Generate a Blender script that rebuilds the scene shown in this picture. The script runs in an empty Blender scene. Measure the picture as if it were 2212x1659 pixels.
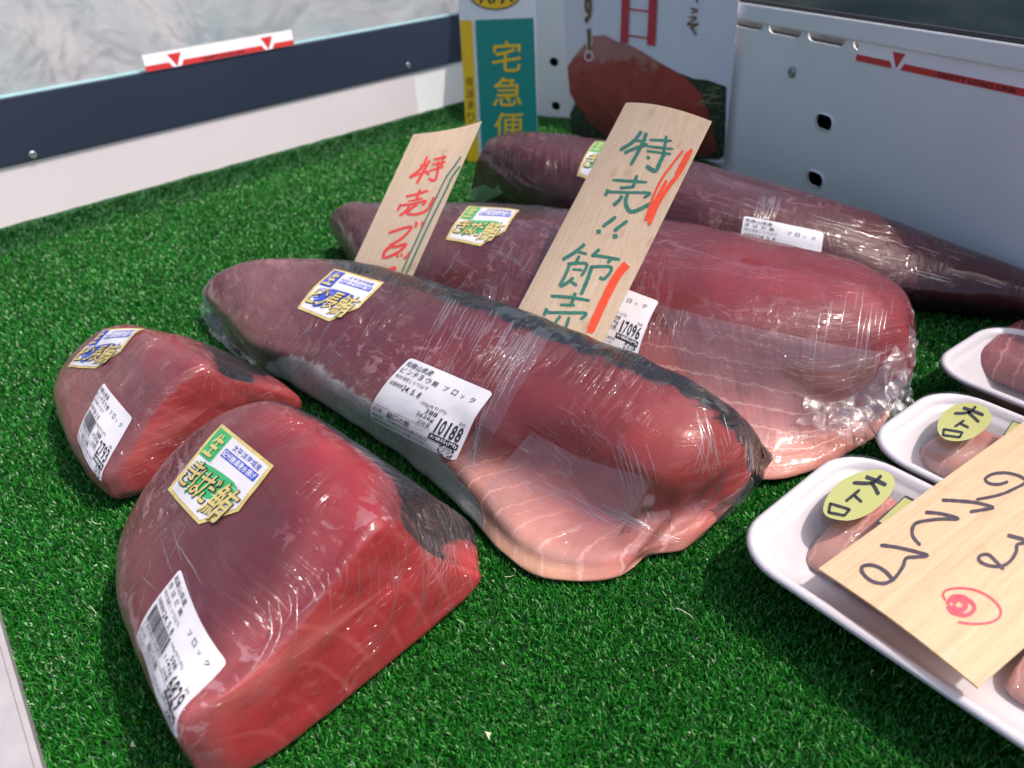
import bpy, bmesh, math, random
import numpy as np
from mathutils import Vector, noise
from mathutils.bvhtree import BVHTree
random.seed(7); np.random.seed(7)
SC = bpy.context.scene; COL = SC.collection

# ------------------------------------------------------------------ camera
PITCH, ROLL, HC = math.radians(33.0), math.radians(4.3), 0.36
FP, CX, CY = 1598.0, 1106.0, 829.5            # survey units: photograph scaled to 2212 x 1659
cf = Vector((0, math.cos(PITCH), -math.sin(PITCH)))
_r0 = Vector((1, 0, 0)); _u0 = _r0.cross(cf)
cr_ = _r0 * math.cos(ROLL) - _u0 * math.sin(ROLL)
cu = _r0 * math.sin(ROLL) + _u0 * math.cos(ROLL)
CAM = Vector((0, 0, HC))
from mathutils import Matrix
cd = bpy.data.cameras.new('camera'); cam = bpy.data.objects.new('camera', cd); COL.objects.link(cam)
cd.sensor_width = 36; cd.lens = 26.007; cd.clip_start = 0.02; cd.clip_end = 60
m = Matrix.Identity(4)
for i in range(3):
    m[i][0] = cr_[i]; m[i][1] = cu[i]; m[i][2] = -cf[i]; m[i][3] = CAM[i]
cam.matrix_world = m
cd.dof.use_dof = True; cd.dof.focus_distance = 0.50; cd.dof.aperture_fstop = 7.5
SC.camera = cam

# ------------------------------------------------------------------ light
SUN = Vector((0.66, -0.14, 1.10)).normalized()
w = bpy.data.worlds.new('World'); SC.world = w; w.use_nodes = True
nt = w.node_tree; nt.nodes.clear()
sky = nt.nodes.new('ShaderNodeTexSky'); sky.sky_type = 'NISHITA'; sky.sun_disc = False
sky.sun_elevation = math.asin(SUN.z); sky.sun_rotation = math.atan2(SUN.x, SUN.y)
sky.air_density = 0.8; sky.dust_density = 4.0; sky.ozone_density = 0.4
bg = nt.nodes.new('ShaderNodeBackground'); bg.inputs[1].default_value = 0.15
wo = nt.nodes.new('ShaderNodeOutputWorld')
nt.links.new(sky.outputs[0], bg.inputs[0]); nt.links.new(bg.outputs[0], wo.inputs[0])
sd = bpy.data.lights.new('sun', 'SUN'); sun = bpy.data.objects.new('sun', sd); COL.objects.link(sun)
sd.energy = 2.55; sd.angle = math.radians(0.53); sd.color = (1.0, 0.93, 0.88)
sun.rotation_euler = (-SUN).to_track_quat('-Z', 'Y').to_euler()
SC.view_settings.view_transform = 'Standard'; SC.view_settings.look = 'None'
SC.view_settings.exposure = 0.68; SC.view_settings.gamma = 1.0

# ------------------------------------------------------------------ survey helpers
def ray(x, y):
    return (cf + cr_ * ((x - CX) / FP) - cu * ((y - CY) / FP)).normalized()
def G(x, y, z=0.0):
    d = ray(x, y); return CAM + d * ((z - HC) / d.z)
def VP(x, y, a, b):
    n = Vector((-(b - a).y, (b - a).x, 0)); d = ray(x, y)
    return CAM + d * ((a - CAM).dot(n) / d.dot(n))
def S(c):                                      # sRGB 0-255 -> linear
    return tuple(((v / 255) / 12.92 if v / 255 < .04045 else ((v / 255 + .055) / 1.055) ** 2.4) for v in c)

# ------------------------------------------------------------------ object helpers
def link(name, me, mat=None, parent=None):
    o = bpy.data.objects.new(name, me); COL.objects.link(o)
    if mat is not None:
        for mm in (mat if isinstance(mat, (list, tuple)) else [mat]): me.materials.append(mm)
    if parent is not None:
        o.parent = parent
        o.matrix_parent_inverse = Matrix.Translation(-parent.location)
    return o
def thing(name, label, cat, loc, group=None):
    o = bpy.data.objects.new(name, None); COL.objects.link(o); o.location = loc
    o.empty_display_size = .02; o['label'] = label; o['category'] = cat
    if group: o['group'] = group
    return o
def pymesh(name, V, F, smooth=True):
    me = bpy.data.meshes.new(name); me.from_pydata([tuple(v) for v in V], [], [tuple(f) for f in F]); me.update()
    if smooth: me.polygons.foreach_set('use_smooth', [True] * len(me.polygons))
    return me
def box_mesh(name, o, ax, ay, az, bevel=0.0):
    bm = bmesh.new(); vs = []
    for k in range(8):
        vs.append(bm.verts.new(o + ax * (k & 1) + ay * ((k >> 1) & 1) + az * ((k >> 2) & 1)))
    for f in ((0,2,3,1),(4,5,7,6),(0,1,5,4),(2,6,7,3),(0,4,6,2),(1,3,7,5)): bm.faces.new([vs[i] for i in f])
    bmesh.ops.recalc_face_normals(bm, faces=bm.faces)
    if bevel: bmesh.ops.bevel(bm, geom=bm.edges[:], offset=bevel, segments=2, affect='EDGES')
    me = bpy.data.meshes.new(name); bm.to_mesh(me); bm.free(); return me

# ------------------------------------------------------------------ material helpers
class NT:
    def __init__(s, name):
        s.m = bpy.data.materials.new(name); s.m.use_nodes = True; s.t = s.m.node_tree; s.t.nodes.clear()
        s.out = s.t.nodes.new('ShaderNodeOutputMaterial')
    def n(s, ty, **kw):
        nd = s.t.nodes.new(ty); ins = kw.pop('ins', {})
        for k, v in kw.items(): setattr(nd, k, v)
        for k, v in ins.items():
            if hasattr(v, 'is_output'): s.t.links.new(v, nd.inputs[k])
            else: nd.inputs[k].default_value = v
        return nd
    def ln(s, a, b): s.t.links.new(a, b)
    def noise(s, vec, scale, detail=3, rough=.5, dist=0.0):
        return s.n('ShaderNodeTexNoise', ins={'Vector': vec, 'Scale': scale, 'Detail': detail, 'Roughness': rough, 'Distortion': dist}).outputs['Fac']
    def ramp(s, fac, stops):
        r = s.n('ShaderNodeValToRGB', ins={'Fac': fac}); cr = r.color_ramp
        while len(cr.elements) > 1: cr.elements.remove(cr.elements[-1])
        for i, (p, c) in enumerate(stops):
            e = cr.elements[0] if i == 0 else cr.elements.new(p)
            e.position = p; e.color = (c, c, c, 1) if not hasattr(c, '__len__') else (*c[:3], 1)
        return r.outputs['Color']
    def mul(s, a, b): return s.n('ShaderNodeMath', operation='MULTIPLY', ins={0: a, 1: b}).outputs[0]
    def add(s, a, b): return s.n('ShaderNodeMath', operation='ADD', ins={0: a, 1: b}).outputs[0]
    def mix(s, f, a, b):
        nd = s.n('ShaderNodeMix', data_type='RGBA', ins={0: f})
        for k, v in ((6, a), (7, b)):
            if hasattr(v, 'is_output'): s.ln(v, nd.inputs[k])
            else: nd.inputs[k].default_value = (*v[:3], 1)
        return nd.outputs[2]
    def bump(s, h, strength, dist, normal=None):
        ins = {'Height': h, 'Strength': strength, 'Distance': dist}
        if normal is not None: ins['Normal'] = normal
        return s.n('ShaderNodeBump', ins=ins).outputs[0]
    def mapping(s, vec, scale=(1,1,1), rot=(0,0,0)):
        return s.n('ShaderNodeMapping', ins={'Vector': vec, 'Scale': scale, 'Rotation': rot}).outputs[0]
    def principled(s, **ins):
        p = s.n('ShaderNodeBsdfPrincipled')
        for k, v in ins.items():
            k = k.replace('_', ' ')
            if hasattr(v, 'is_output'): s.ln(v, p.inputs[k])
            else: p.inputs[k].default_value = (*v[:3], 1) if hasattr(v, '__len__') and len(v) == 3 and 'Radius' not in k else v
        s.ln(p.outputs[0], s.out.inputs[0]); return p
    def obj(s): return s.n('ShaderNodeTexCoord').outputs['Object']
    def geo(s): return s.n('ShaderNodeNewGeometry').outputs['Position']
    def attr(s, name): return s.n('ShaderNodeAttribute', attribute_name=name)

def simple(name, col, rough=.5, metal=0, coat=0, spec=.5, var=.06, vscale=60, bump=0.0, bscale=200):
    t = NT(name); g = t.geo(); nz = t.noise(g, vscale, 4)
    c = t.mix(nz, tuple(v * (1 - var * 2) for v in col), tuple(min(1, v * (1 + var * 2)) for v in col))
    kw = dict(Base_Color=c, Roughness=rough, Metallic=metal, Coat_Weight=coat, Specular_IOR_Level=spec)
    if bump: kw['Normal'] = t.bump(t.noise(g, bscale, 4), 1.0, bump)
    t.principled(**kw); return t.m

def wrap_bump(t, fl, g, k=1.0):
    """stretch-film relief: long taut streaks across the piece, plus soft ripples and cross creases"""
    st = t.noise(t.mapping(fl, (170, 14, 1), (0, 0, .35)), 1.0, 3, .6, .6)
    st2 = t.noise(t.mapping(fl, (14, 150, 1), (0, 0, .5)), 1.0, 3, .6, .8)
    big = t.noise(g, 26, 3, .55, 1.2)
    rid = t.ramp(st, [(.45, 0), (.52, 1), (.60, 0)])
    rid2 = t.ramp(st2, [(.47, 0), (.52, 1), (.58, 0)])
    gate = t.ramp(t.noise(g, 14, 2), [(.44, 0), (.60, 1)])
    gate2 = t.ramp(t.noise(t.mapping(g, (1, 1, 1), (1, 2, 3)), 12, 2), [(.46, 0), (.62, 1)])
    h = t.add(t.add(t.mul(t.mul(rid, gate), .8), t.mul(t.mul(rid2, gate2), .7)), t.mul(big, 1.1))
    return h, t.mul(rid, gate), t.mul(rid2, gate2)

def fish_mat(name, haze=.35, patch=.5, sss=.10, wr=.0010, rings=None, flk=1.0, coat=.90, mdir='X'):
    t = NT(name); g = t.geo()
    fl = t.attr('flow').outputs['Vector']; colr = t.attr('tint').outputs['Color']
    mk = t.n('ShaderNodeSeparateXYZ', ins={0: t.attr('mask').outputs['Vector']})
    skin, marb, hz = mk.outputs[0], mk.outputs[1], mk.outputs[2]
    # flesh: fibres and mottling
    n1 = t.noise(g, 22, 4, .6, .4)
    fib = t.noise(t.mapping(fl, (30, 260, 1), (0, 0, .15)), 1.0, 3, .6, .3)
    c = t.n('ShaderNodeHueSaturation', ins={'Hue': .5, 'Saturation': 1.0, 'Value': t.add(t.mul(n1, .70), .34), 'Color': colr}).outputs[0]
    c = t.n('ShaderNodeHueSaturation', ins={'Hue': .5, 'Saturation': 1.0, 'Value': t.add(t.mul(fib, .12), .94), 'Color': c}).outputs[0]
    if rings is not None:
        pv = t.n('ShaderNodeVectorMath', operation='SUBTRACT', ins={0: g, 1: tuple(rings)}).outputs[0]
        wr_ = t.n('ShaderNodeTexWave', wave_type='RINGS', rings_direction='SPHERICAL', ins={'Vector': pv, 'Scale': 17.0, 'Distortion': 1.0, 'Detail': 2.0, 'Detail Scale': 2.5}).outputs['Fac']
        rl = t.mul(t.mul(t.ramp(wr_, [(.88, 0), (1.0, .30)]), marb), t.ramp(t.noise(g, 30, 2), [(.35, 0), (.6, 1)]))
        c = t.mix(rl, c, (.62, .20, .17))
    # connective tissue lines (marbling) in curved bands
    wv = t.n('ShaderNodeTexWave', wave_type='BANDS', bands_direction=mdir, ins={'Vector': fl, 'Scale': 21.0, 'Distortion': 1.6, 'Detail': 3.0, 'Detail Scale': 6.0}).outputs['Fac']
    ml = t.mul(t.mul(t.ramp(wv, [(.95, 0), (.995, 0.0 if rings is not None else .8)]), marb), t.add(t.mul(t.noise(g, 60, 3), 1.0), .15))
    c = t.mix(ml, c, (.66, .38, .33))
    # film clinging in patches: paler, hazier
    vb = t.noise(t.mapping(fl, (55, 85, 1)), 1.0, 5, .62, .9)
    vc = t.ramp(vb, [(.56, 0), (.585, 1)])
    vm = t.ramp(t.noise(g, 13, 2), [(.46, 0), (.62, 1)])
    h, r1, r2 = wrap_bump(t, fl, g)
    pale = t.mul(t.mul(t.mul(vc, vm), patch), hz)
    c = t.mix(pale, c, (.36, .20, .22))
    c = t.mix(t.mul(t.mul(hz, haze), t.noise(g, 9, 2)), c, (.17, .080, .090))
    c = t.mix(t.mul(t.add(t.mul(r1, .05), t.mul(r2, .04)), hz), c, (.40, .32, .38))  # pale streaks along the film ridges: crease highlights mixed into the colour
    # skin: near black, flaked silver-blue patches; edge broken up by noise
    sn = t.noise(t.mapping(fl, (60, 60, 1)), 1.0, 4, .6, .6)
    skm = t.ramp(t.add(skin, t.mul(t.add(sn, -.5), .38)), [(.46, 0), (.54, 1)])
    flake = t.ramp(t.noise(g, 50, 4, .6, 1.2), [(.54, 0), (.60, 1)])
    skc = t.mix(t.mul(flake, .75 * flk), (.006, .007, .009), (.040, .050, .055))
    skc = t.mix(t.ramp(t.noise(g, 90, 2), [(.66, 0), (.72, .6 * flk)]), skc, (.06, .05, .03))
    sil = t.attr('silver').outputs['Fac']
    scale = t.n('ShaderNodeTexVoronoi', feature='DISTANCE_TO_EDGE', ins={'Vector': t.mapping(fl, (230, 330, 1)), 'Scale': 1.0}).outputs[0]
    scl = t.ramp(scale, [(.0, .72), (.12, 1.0)])
    silc = t.mix(t.noise(g, 35, 3), (.20, .20, .20), (.50, .48, .46))
    silc = t.n('ShaderNodeMix', data_type='RGBA', blend_type='MULTIPLY', ins={0: 1.0, 6: silc, 7: scl}).outputs[2]
    skc = t.mix(sil, skc, silc)
    c = t.mix(skm, c, skc)
    lo = t.bump(t.add(t.mul(n1, 1.0), t.mul(fib, .3)), 1.0, .0008)
    co = t.bump(h, 1.0, wr)
    p = t.principled(Base_Color=c, Roughness=.55, Normal=lo, Coat_Weight=coat, Coat_Roughness=.075,
                 Coat_IOR=1.45, Specular_IOR_Level=.15, Subsurface_Scale=.012)
    t.ln(co, p.inputs['Coat Normal'])
    p.inputs['Subsurface Radius'].default_value = (1.0, .22, .16)
    t.ln(t.mul(t.n('ShaderNodeMath', operation='SUBTRACT', ins={0: 1.0, 1: skm}).outputs[0], sss), p.inputs['Subsurface Weight'])
    return t.m

def film_mat(name, white=.10, rough=.05, bumpd=.0006, scale=120, gl=.5):
    t = NT(name); g = t.geo()
    nm = t.bump(t.noise(g, scale, 4, .6, 1.0), 1.0, bumpd)
    lw_ = t.n('ShaderNodeLayerWeight', ins={'Blend': .5, 'Normal': nm}).outputs['Facing']
    fr = t.add(t.mul(t.n('ShaderNodeMath', operation='POWER', ins={0: lw_, 1: 4.0}).outputs[0], .85), .045)
    tr = t.n('ShaderNodeBsdfTransparent'); gs = t.n('ShaderNodeBsdfGlossy', ins={'Roughness': rough, 'Normal': nm})
    df = t.n('ShaderNodeBsdfDiffuse', ins={'Color': (.75, .76, .8, 1), 'Normal': nm})
    m1 = t.n('ShaderNodeMixShader', ins={0: white}); t.ln(tr.outputs[0], m1.inputs[1]); t.ln(df.outputs[0], m1.inputs[2])
    m2 = t.n('ShaderNodeMixShader', ins={0: t.n('ShaderNodeMath', operation='MULTIPLY', use_clamp=True, ins={0: fr, 1: 1.0 + gl * 2}).outputs[0]})
    t.ln(m1.outputs[0], m2.inputs[1]); t.ln(gs.outputs[0], m2.inputs[2]); t.ln(m2.outputs[0], t.out.inputs[0])
    return t.m

def wood_mat(name, c1, c2, ax, sc=1.0):
    """straight-grained veneer; ax = unit grain direction"""
    t = NT(name); g = t.geo()
    a = Vector(ax).normalized(); b = a.orthogonal().normalized(); c = a.cross(b)
    dots = [t.n('ShaderNodeVectorMath', operation='DOT_PRODUCT', ins={0: g, 1: tuple(v)}).outputs['Value'] for v in (a, b, c)]
    cv = t.n('ShaderNodeCombineXYZ', ins={0: t.mul(dots[0], 6), 1: t.mul(dots[1], 420 * sc), 2: t.mul(dots[2], 420 * sc)}).outputs[0]
    gr = t.noise(cv, 1.0, 4, .6, .4); cv2 = t.n('ShaderNodeCombineXYZ', ins={0: t.mul(dots[0], 60), 1: t.mul(dots[1], 2600), 2: t.mul(dots[2], 2600)}).outputs[0]
    pore = t.noise(cv2, 1.0, 2, .5)
    col = t.mix(t.ramp(gr, [(.3, 0), (.7, 1)]), c1, c2)
    col = t.mix(t.mul(t.ramp(pore, [(.35, 1), (.5, 0)]), .25), col, tuple(v * .55 for v in c1))
    col = t.mix(t.mul(t.ramp(t.noise(g, 45, 3), [(.62, 0), (.72, 1)]), .35), col, (.50, .32, .14))
    p = t.principled(Base_Color=col, Roughness=.62, Normal=t.bump(t.add(gr, t.mul(pore, .4)), .6, .00025))
    tl = t.n('ShaderNodeBsdfTranslucent', ins={'Color': col}); mx = t.n('ShaderNodeMixShader', ins={0: .35})
    t.ln(p.outputs[0], mx.inputs[1]); t.ln(tl.outputs[0], mx.inputs[2]); t.ln(mx.outputs[0], t.out.inputs[0])
    return t.m

M = {}
M['white_label'] = simple('label_paper', (.60, .58, .61), .30, coat=.6, var=.02, vscale=40, bump=.0005, bscale=45)
M['ink'] = simple('black_print', (.015, .015, .025), .5, var=.02)
M['ink_w'] = simple('white_print', (.78, .78, .80), .45, var=.02)
M['red_print'] = simple('red_print', (.62, .035, .035), .45, var=.04)
M['green_print'] = simple('green_print', (.02, .33, .10), .35, coat=.5, var=.05)
M['blue_print'] = simple('blue_print', (.015, .05, .40), .35, coat=.5, var=.05)
M['gold'] = simple('gold_foil', (.86, .62, .22), .30, metal=.45, var=.18, vscale=160, bump=.0003, bscale=300)
M['film'] = film_mat('tray_film', white=.015, rough=.03, bumpd=.0001, scale=40, gl=.0)
M['crumple'] = film_mat('loose_wrap', white=.05, rough=.08, bumpd=.0006, scale=90, gl=.7)
M['crease'] = film_mat('wrap_crease', white=.07, rough=.12, bumpd=.0003, scale=300, gl=.9)
M['sheetfilm'] = film_mat('stretched_wrap', white=.13, rough=.10, bumpd=.0006, scale=90, gl=.6)
M['bridgefilm'] = film_mat('taut_wrap', white=.03, rough=.07, bumpd=.0002, scale=60, gl=.12)
M['foam'] = simple('tray_foam', (.52, .485, .505), .42, coat=.25, var=.015, vscale=30, bump=.00015, bscale=500)

# ------------------------------------------------------------------ turf
LA, LB = G(0, 532), G(1000, 245)                 # foot of the left wall
ldir = (LB - LA).normalized(); ln_ = Vector((ldir.y, -ldir.x, 0))     # normal pointing into the case
def wall_dist(x, y): return (x - LA.x) * ln_.x + (y - LA.y) * ln_.y
t = NT('turf_backing'); g = t.geo()
t.principled(Base_Color=t.mix(t.noise(g, 400, 3), (.005, .035, .008), (.012, .075, .018)), Roughness=.9)
xs = np.linspace(-1.4, 1.4, 60); ys = np.linspace(-.1, 2.1, 60)
V = []
for y in ys:
    for x in xs: V.append((x, y, -.0065))
F = [(j * 60 + i, j * 60 + i + 1, (j + 1) * 60 + i + 1, (j + 1) * 60 + i) for j in range(59) for i in range(59)]
turf = link('turf_mat', pymesh('turf_mat', V, F), t.m); turf['kind'] = 'structure'

V, F = [], []
for i in range(61):
    for j in range(9):
        wd = .033 * j / 8; p = LA + ldir * (-.25 + 1.35 * i / 60) + ln_ * wd
        V.append((p.x, p.y, -.0063 + .030 * max(0, 1 - wd / .032) ** 1.1 + (.0015 * noise.noise(Vector((i * .9, j, 0))) if j < 3 else 0)))
for i in range(60):
    for j in range(8): a = i * 9 + j; F.append((a, a + 9, a + 10, a + 1))
fold = link('turf_fold', pymesh('turf_fold', V, F), t.m, turf)
def turf_blades():
    N = 980000
    ang = np.random.uniform(-1.05, 1.05, N); r = np.random.uniform(.10, 1.85, N)
    # uniform in (r, angle) gives density ~ 1/r ; good balance of near detail and far cover
    x = r * np.sin(ang) ; y = r * np.cos(ang)
    wd = (x - LA.x) * ln_.x + (y - LA.y) * ln_.y
    keep = (wd > .002) & (y > .09) & (x < .62) & (x > -.80)
    # left front ledge of the case
    e0, e1 = G(0, 1335), G(95, 1659)
    ed = np.array([e1.x - e0.x, e1.y - e0.y]); ed /= np.linalg.norm(ed)
    side = (x - e0.x) * (-ed[1]) + (y - e0.y) * ed[0]
    keep &= ~((side < 0.0) & (y < .42))
    x, y, wd, r = x[keep], y[keep], wd[keep], r[keep]; n = len(x)
    hill = np.clip(1 - wd / .032, 0, 1) ** 1.1 * .030
    lf = np.array([noise.noise(Vector((a * 30, b * 30, 0))) for a, b in zip(x[::40], y[::40])])
    lf = np.repeat(lf, 40)[:n] if len(lf) * 40 >= n else np.resize(np.repeat(lf, 40), n)
    L = np.random.uniform(.0042, .0070, n); az = np.random.uniform(0, 2 * np.pi, n)
    lean = np.random.uniform(.15, 1.15, n); W = np.random.uniform(.00032, .00060, n) * (1 + np.clip(r - .4, 0, 2) * 1.1)
    dx, dy = np.cos(az), np.sin(az); fa = az + np.pi / 2 + np.random.uniform(-.7, .7, n)
    wx, wy = np.cos(fa) * W, np.sin(fa) * W
    z0 = -.0065 + hill
    tilt = hill > .001
    h1 = L * .55 * np.cos(lean * .5); d1 = L * .55 * np.sin(lean * .5)
    h2 = h1 + L * .45 * np.cos(lean * 1.3); d2 = d1 + L * .45 * np.sin(lean * 1.3)
    P = np.zeros((n, 5, 3), np.float32)
    P[:, 0] = np.stack([x - wx, y - wy, z0], 1); P[:, 1] = np.stack([x + wx, y + wy, z0], 1)
    P[:, 2] = np.stack([x + dx * d1 + wx * .95, y + dy * d1 + wy * .95, z0 + h1], 1)
    P[:, 3] = np.stack([x + dx * d1 - wx * .95, y + dy * d1 - wy * .95, z0 + h1], 1)
    P[:, 4] = np.stack([x + dx * d2, y + dy * d2, z0 + np.maximum(h2, .001)], 1)
    nx = hill * .9
    P[:, 2:, 0] += (ln_.x * nx * .25)[:, None]; P[:, 2:, 1] += (ln_.y * nx * .25)[:, None]
    me = bpy.data.meshes.new('turf_blades')
    me.vertices.add(n * 5); me.vertices.foreach_set('co', P.ravel())
    base = (np.arange(n) * 5)[:, None]
    li = np.concatenate([base + [0, 1, 2, 3], base + [3, 2, 4]], 1).ravel()
    me.loops.add(n * 7); me.loops.foreach_set('vertex_index', li.astype(np.int32))
    me.polygons.add(n * 2)
    ls = np.stack([np.arange(n) * 7, np.arange(n) * 7 + 4], 1).ravel()
    me.polygons.foreach_set('loop_start', ls.astype(np.int32))
    me.update(calc_edges=True)
    a = me.attributes.new('rnd', 'FLOAT', 'POINT'); a.data.foreach_set('value', np.repeat(np.random.rand(n).astype(np.float32), 5))
    hv = np.tile(np.array([0, 0, .55, .55, 1], np.float32), n)
    a = me.attributes.new('hgt', 'FLOAT', 'POINT'); a.data.foreach_set('value', hv)
    t = NT('turf_blade'); g = t.geo()
    rn = t.attr('rnd').outputs['Fac']
    c = t.ramp(rn, [(0, (.004, .065, .005)), (.35, (.008, .135, .009)), (.75, (.017, .235, .014)), (.93, (.045, .33, .03)), (.985, (.14, .44, .10)), (1, (.34, .5, .24))])
    pt = t.noise(g, 9, 2)
    c = t.n('ShaderNodeHueSaturation', ins={'Hue': .5, 'Saturation': 1.0, 'Value': t.add(t.mul(pt, .5), .62), 'Color': c}).outputs[0]
    p = t.principled(Base_Color=c, Roughness=.38, Specular_IOR_Level=.5)
    tl = t.n('ShaderNodeBsdfTranslucent', ins={'Color': c}); mx = t.n('ShaderNodeMixShader', ins={0: .22})
    t.ln(p.outputs[0], mx.inputs[1]); t.ln(tl.outputs[0], mx.inputs[2]); t.ln(mx.outputs[0], t.out.inputs[0])
    o = link('turf_blades', me, t.m); o['kind'] = 'stuff'
    o['label'] = 'green artificial turf lining the display case'; o['category'] = 'turf'
turf_blades()

# ------------------------------------------------------------------ writing on surfaces
_tc = {}
def text_poly(s, bold=0.0, shear=0.0):
    k = (s, bold, shear)
    if k in _tc: return _tc[k]
    def build(off, ru):
        c = bpy.data.curves.new('t', 'FONT'); c.body = s; c.resolution_u = ru; c.offset = off; c.shear = shear
        o = bpy.data.objects.new('t', c); COL.objects.link(o)
        bpy.context.view_layer.update()
        me = bpy.data.meshes.new_from_object(o.evaluated_get(bpy.context.evaluated_depsgraph_get()))
        V = np.array([v.co[:2] for v in me.vertices]) if len(me.vertices) else np.zeros((0, 2))
        F = [tuple(p.vertices) for p in me.polygons]; ar = sum(p.area for p in me.polygons)
        bpy.data.objects.remove(o); bpy.data.curves.remove(c); bpy.data.meshes.remove(me)
        return V, F, ar
    V, F, a0 = build(0.0, 2)
    if bold:                                        # thicker strokes; keep only outlines that fill properly
        for off, ru in ((bold, 2), (bold, 4), (bold * .7, 4), (bold * .5, 2), (bold * .3, 4)):
            V1, F1, a1 = build(off, ru)
            if a1 > a0 * (1 + 8 * off): V, F = V1, F1; break
    _tc[k] = (V, F); return _tc[k]
def ribbon(pts, wd, taper=True, n=6, jag=0.0):
    P = np.array(pts, float)
    if len(P) > 2: P = catmull(P, n)
    else: P = P[0] + (P[1] - P[0]) * np.linspace(0, 1, 9)[:, None]
    T = np.gradient(P, axis=0); T /= (np.linalg.norm(T, axis=1, keepdims=True) + 1e-9)
    N = np.stack([-T[:, 1], T[:, 0]], 1); k = len(P)
    ww = np.full(k, wd / 2.0)
    if taper and k > 3: ww[0] *= .75; ww[-1] *= .55
    ww = ww * (1 + jag * np.random.uniform(-1, 1, k))
    V = np.concatenate([P + N * ww[:, None], P - N * ww[:, None]])
    return V, [(i, i + 1, k + i + 1, k + i) for i in range(k - 1)]
def catmull(P, n, closed=False):
    P = np.asarray(P, float); k = len(P); out = []
    segs = k if closed else k - 1
    for i in range(segs):
        if closed: a, b, c, d = P[(i - 1) % k], P[i], P[(i + 1) % k], P[(i + 2) % k]
        else: a, b, c, d = P[max(i - 1, 0)], P[i], P[i + 1], P[min(i + 2, k - 1)]
        for j in range(n):
            s = j / n
            out.append(.5 * ((2 * b) + (-a + c) * s + (2 * a - 5 * b + 4 * c - d) * s * s + (-a + 3 * b - 3 * c + d) * s ** 3))
    if not closed: out.append(P[-1])
    return np.array(out)

class Surface:
    """a surface other things are stuck on; hit() finds it along a survey ray"""
    def __init__(s, V, F): s.V = V; s.b = BVHTree.FromPolygons([tuple(v) for v in V], F)
    def hit(s, x, y):
        d = ray(x, y); r = s.b.ray_cast(CAM, d)
        if r[0] is None:
            best = None
            for k in range(40):
                q = CAM + d * (.15 + k * .04); nn = s.b.find_nearest(q)
                if nn[0] is not None and (best is None or nn[3] < best[0]): best = (nn[3], nn[0], nn[1])
            return best[1], best[2]
        n = r[1] if r[1].dot(d) < 0 else -r[1]
        return r[0], n

def on(b, x, y): return b['surf'].hit(x, y)[0]
class Quad:
    """maps label coordinates (u,v in 0..1, v down) onto the body it is stuck to"""
    def __init__(s, surf, tl, tr, brr, bl, off=.0006):
        s.c = [surf.hit(*p)[0] for p in (tl, tr, brr, bl)]; s.off = off; s.surf = surf
        n = (s.c[1] - s.c[0]).cross(s.c[3] - s.c[0]).normalized()
        if n.dot(CAM - s.c[0]) < 0: n = -n
        s.n = n
    def at(s, u, v, lay=0):
        a, b, c, d = s.c; p = a * ((1 - u) * (1 - v)) + b * (u * (1 - v)) + c * (u * v) + d * ((1 - u) * v)
        r = s.surf.b.ray_cast(p + s.n * .03, -s.n, .07)
        if r[0] is not None: q, nn = r[0], r[1]
        else:
            q, nn, _, _ = s.surf.b.find_nearest(p)
        if nn.dot(s.n) < 0: nn = -nn
        return q + nn * (s.off + lay * .00013)

def place(name, polys, mp, mat, parent, lay, smooth=False):
    """polys: list of (V2d, F) ; mp(x, y, lay) -> 3D"""
    V, F = [], []
    for v, f in polys:
        b = len(V); V += [mp(p[0], p[1], lay) for p in v]; F += [tuple(b + i for i in ff) for ff in f]
    if not V: return None
    return link(name, pymesh(name, V, F, smooth), mat, parent)
def grid2(u0, v0, u1, v1, nu, nv):
    V = [(u0 + (u1 - u0) * i / nu, v0 + (v1 - v0) * j / nv) for j in range(nv + 1) for i in range(nu + 1)]
    return np.array(V), [(j * (nu + 1) + i, j * (nu + 1) + i + 1, (j + 1) * (nu + 1) + i + 1, (j + 1) * (nu + 1) + i) for j in range(nv) for i in range(nu)]
def fan_poly(pts, rings=3):
    P = np.array(pts, float); c = P.mean(0); k = len(P); V = [c]; F = []
    for r in range(1, rings + 1):
        for p in P: V.append(c + (p - c) * r / rings)
    for i in range(k): F.append((0, 1 + i, 1 + (i + 1) % k))
    for r in range(rings - 1):
        for i in range(k):
            a = 1 + r * k + i; b = 1 + r * k + (i + 1) % k; F.append((a, a + k, b + k, b))
    return np.array(V), F
def roundrect(w, h, r, n=4):
    out = []
    for cx, cy, a0 in ((w - r, r, -90), (w - r, h - r, 0), (r, h - r, 90), (r, r, 180)):
        for k in range(n + 1):
            a = math.radians(a0 + 90 * k / n); out.append((cx + r * math.cos(a), cy + r * math.sin(a)))
    return out
def resample(pts, step, closed=True):
    out = []; k = len(pts)
    for i in range(k if closed else k - 1):
        a = np.array(pts[i], float); b = np.array(pts[(i + 1) % k], float); n = max(1, int(np.linalg.norm(b - a) / step))
        out += [a + (b - a) * j / n for j in range(n)]
    return np.array(out)
def text_in(s, u0, v0, u1, v1, bold=0.0, shear=0.0):
    """text filling the box u0..u1, v0(top)..v1(bottom)"""
    V, F = text_poly(s, bold, shear)
    if not len(V): return (np.zeros((0, 2)), [])
    a, b = V.min(0), V.max(0); W = np.empty_like(V)
    W[:, 0] = u0 + (V[:, 0] - a[0]) / (b[0] - a[0] + 1e-9) * (u1 - u0)
    W[:, 1] = v1 - (V[:, 1] - a[1]) / (b[1] - a[1] + 1e-9) * (v1 - v0)
    return W, F

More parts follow.
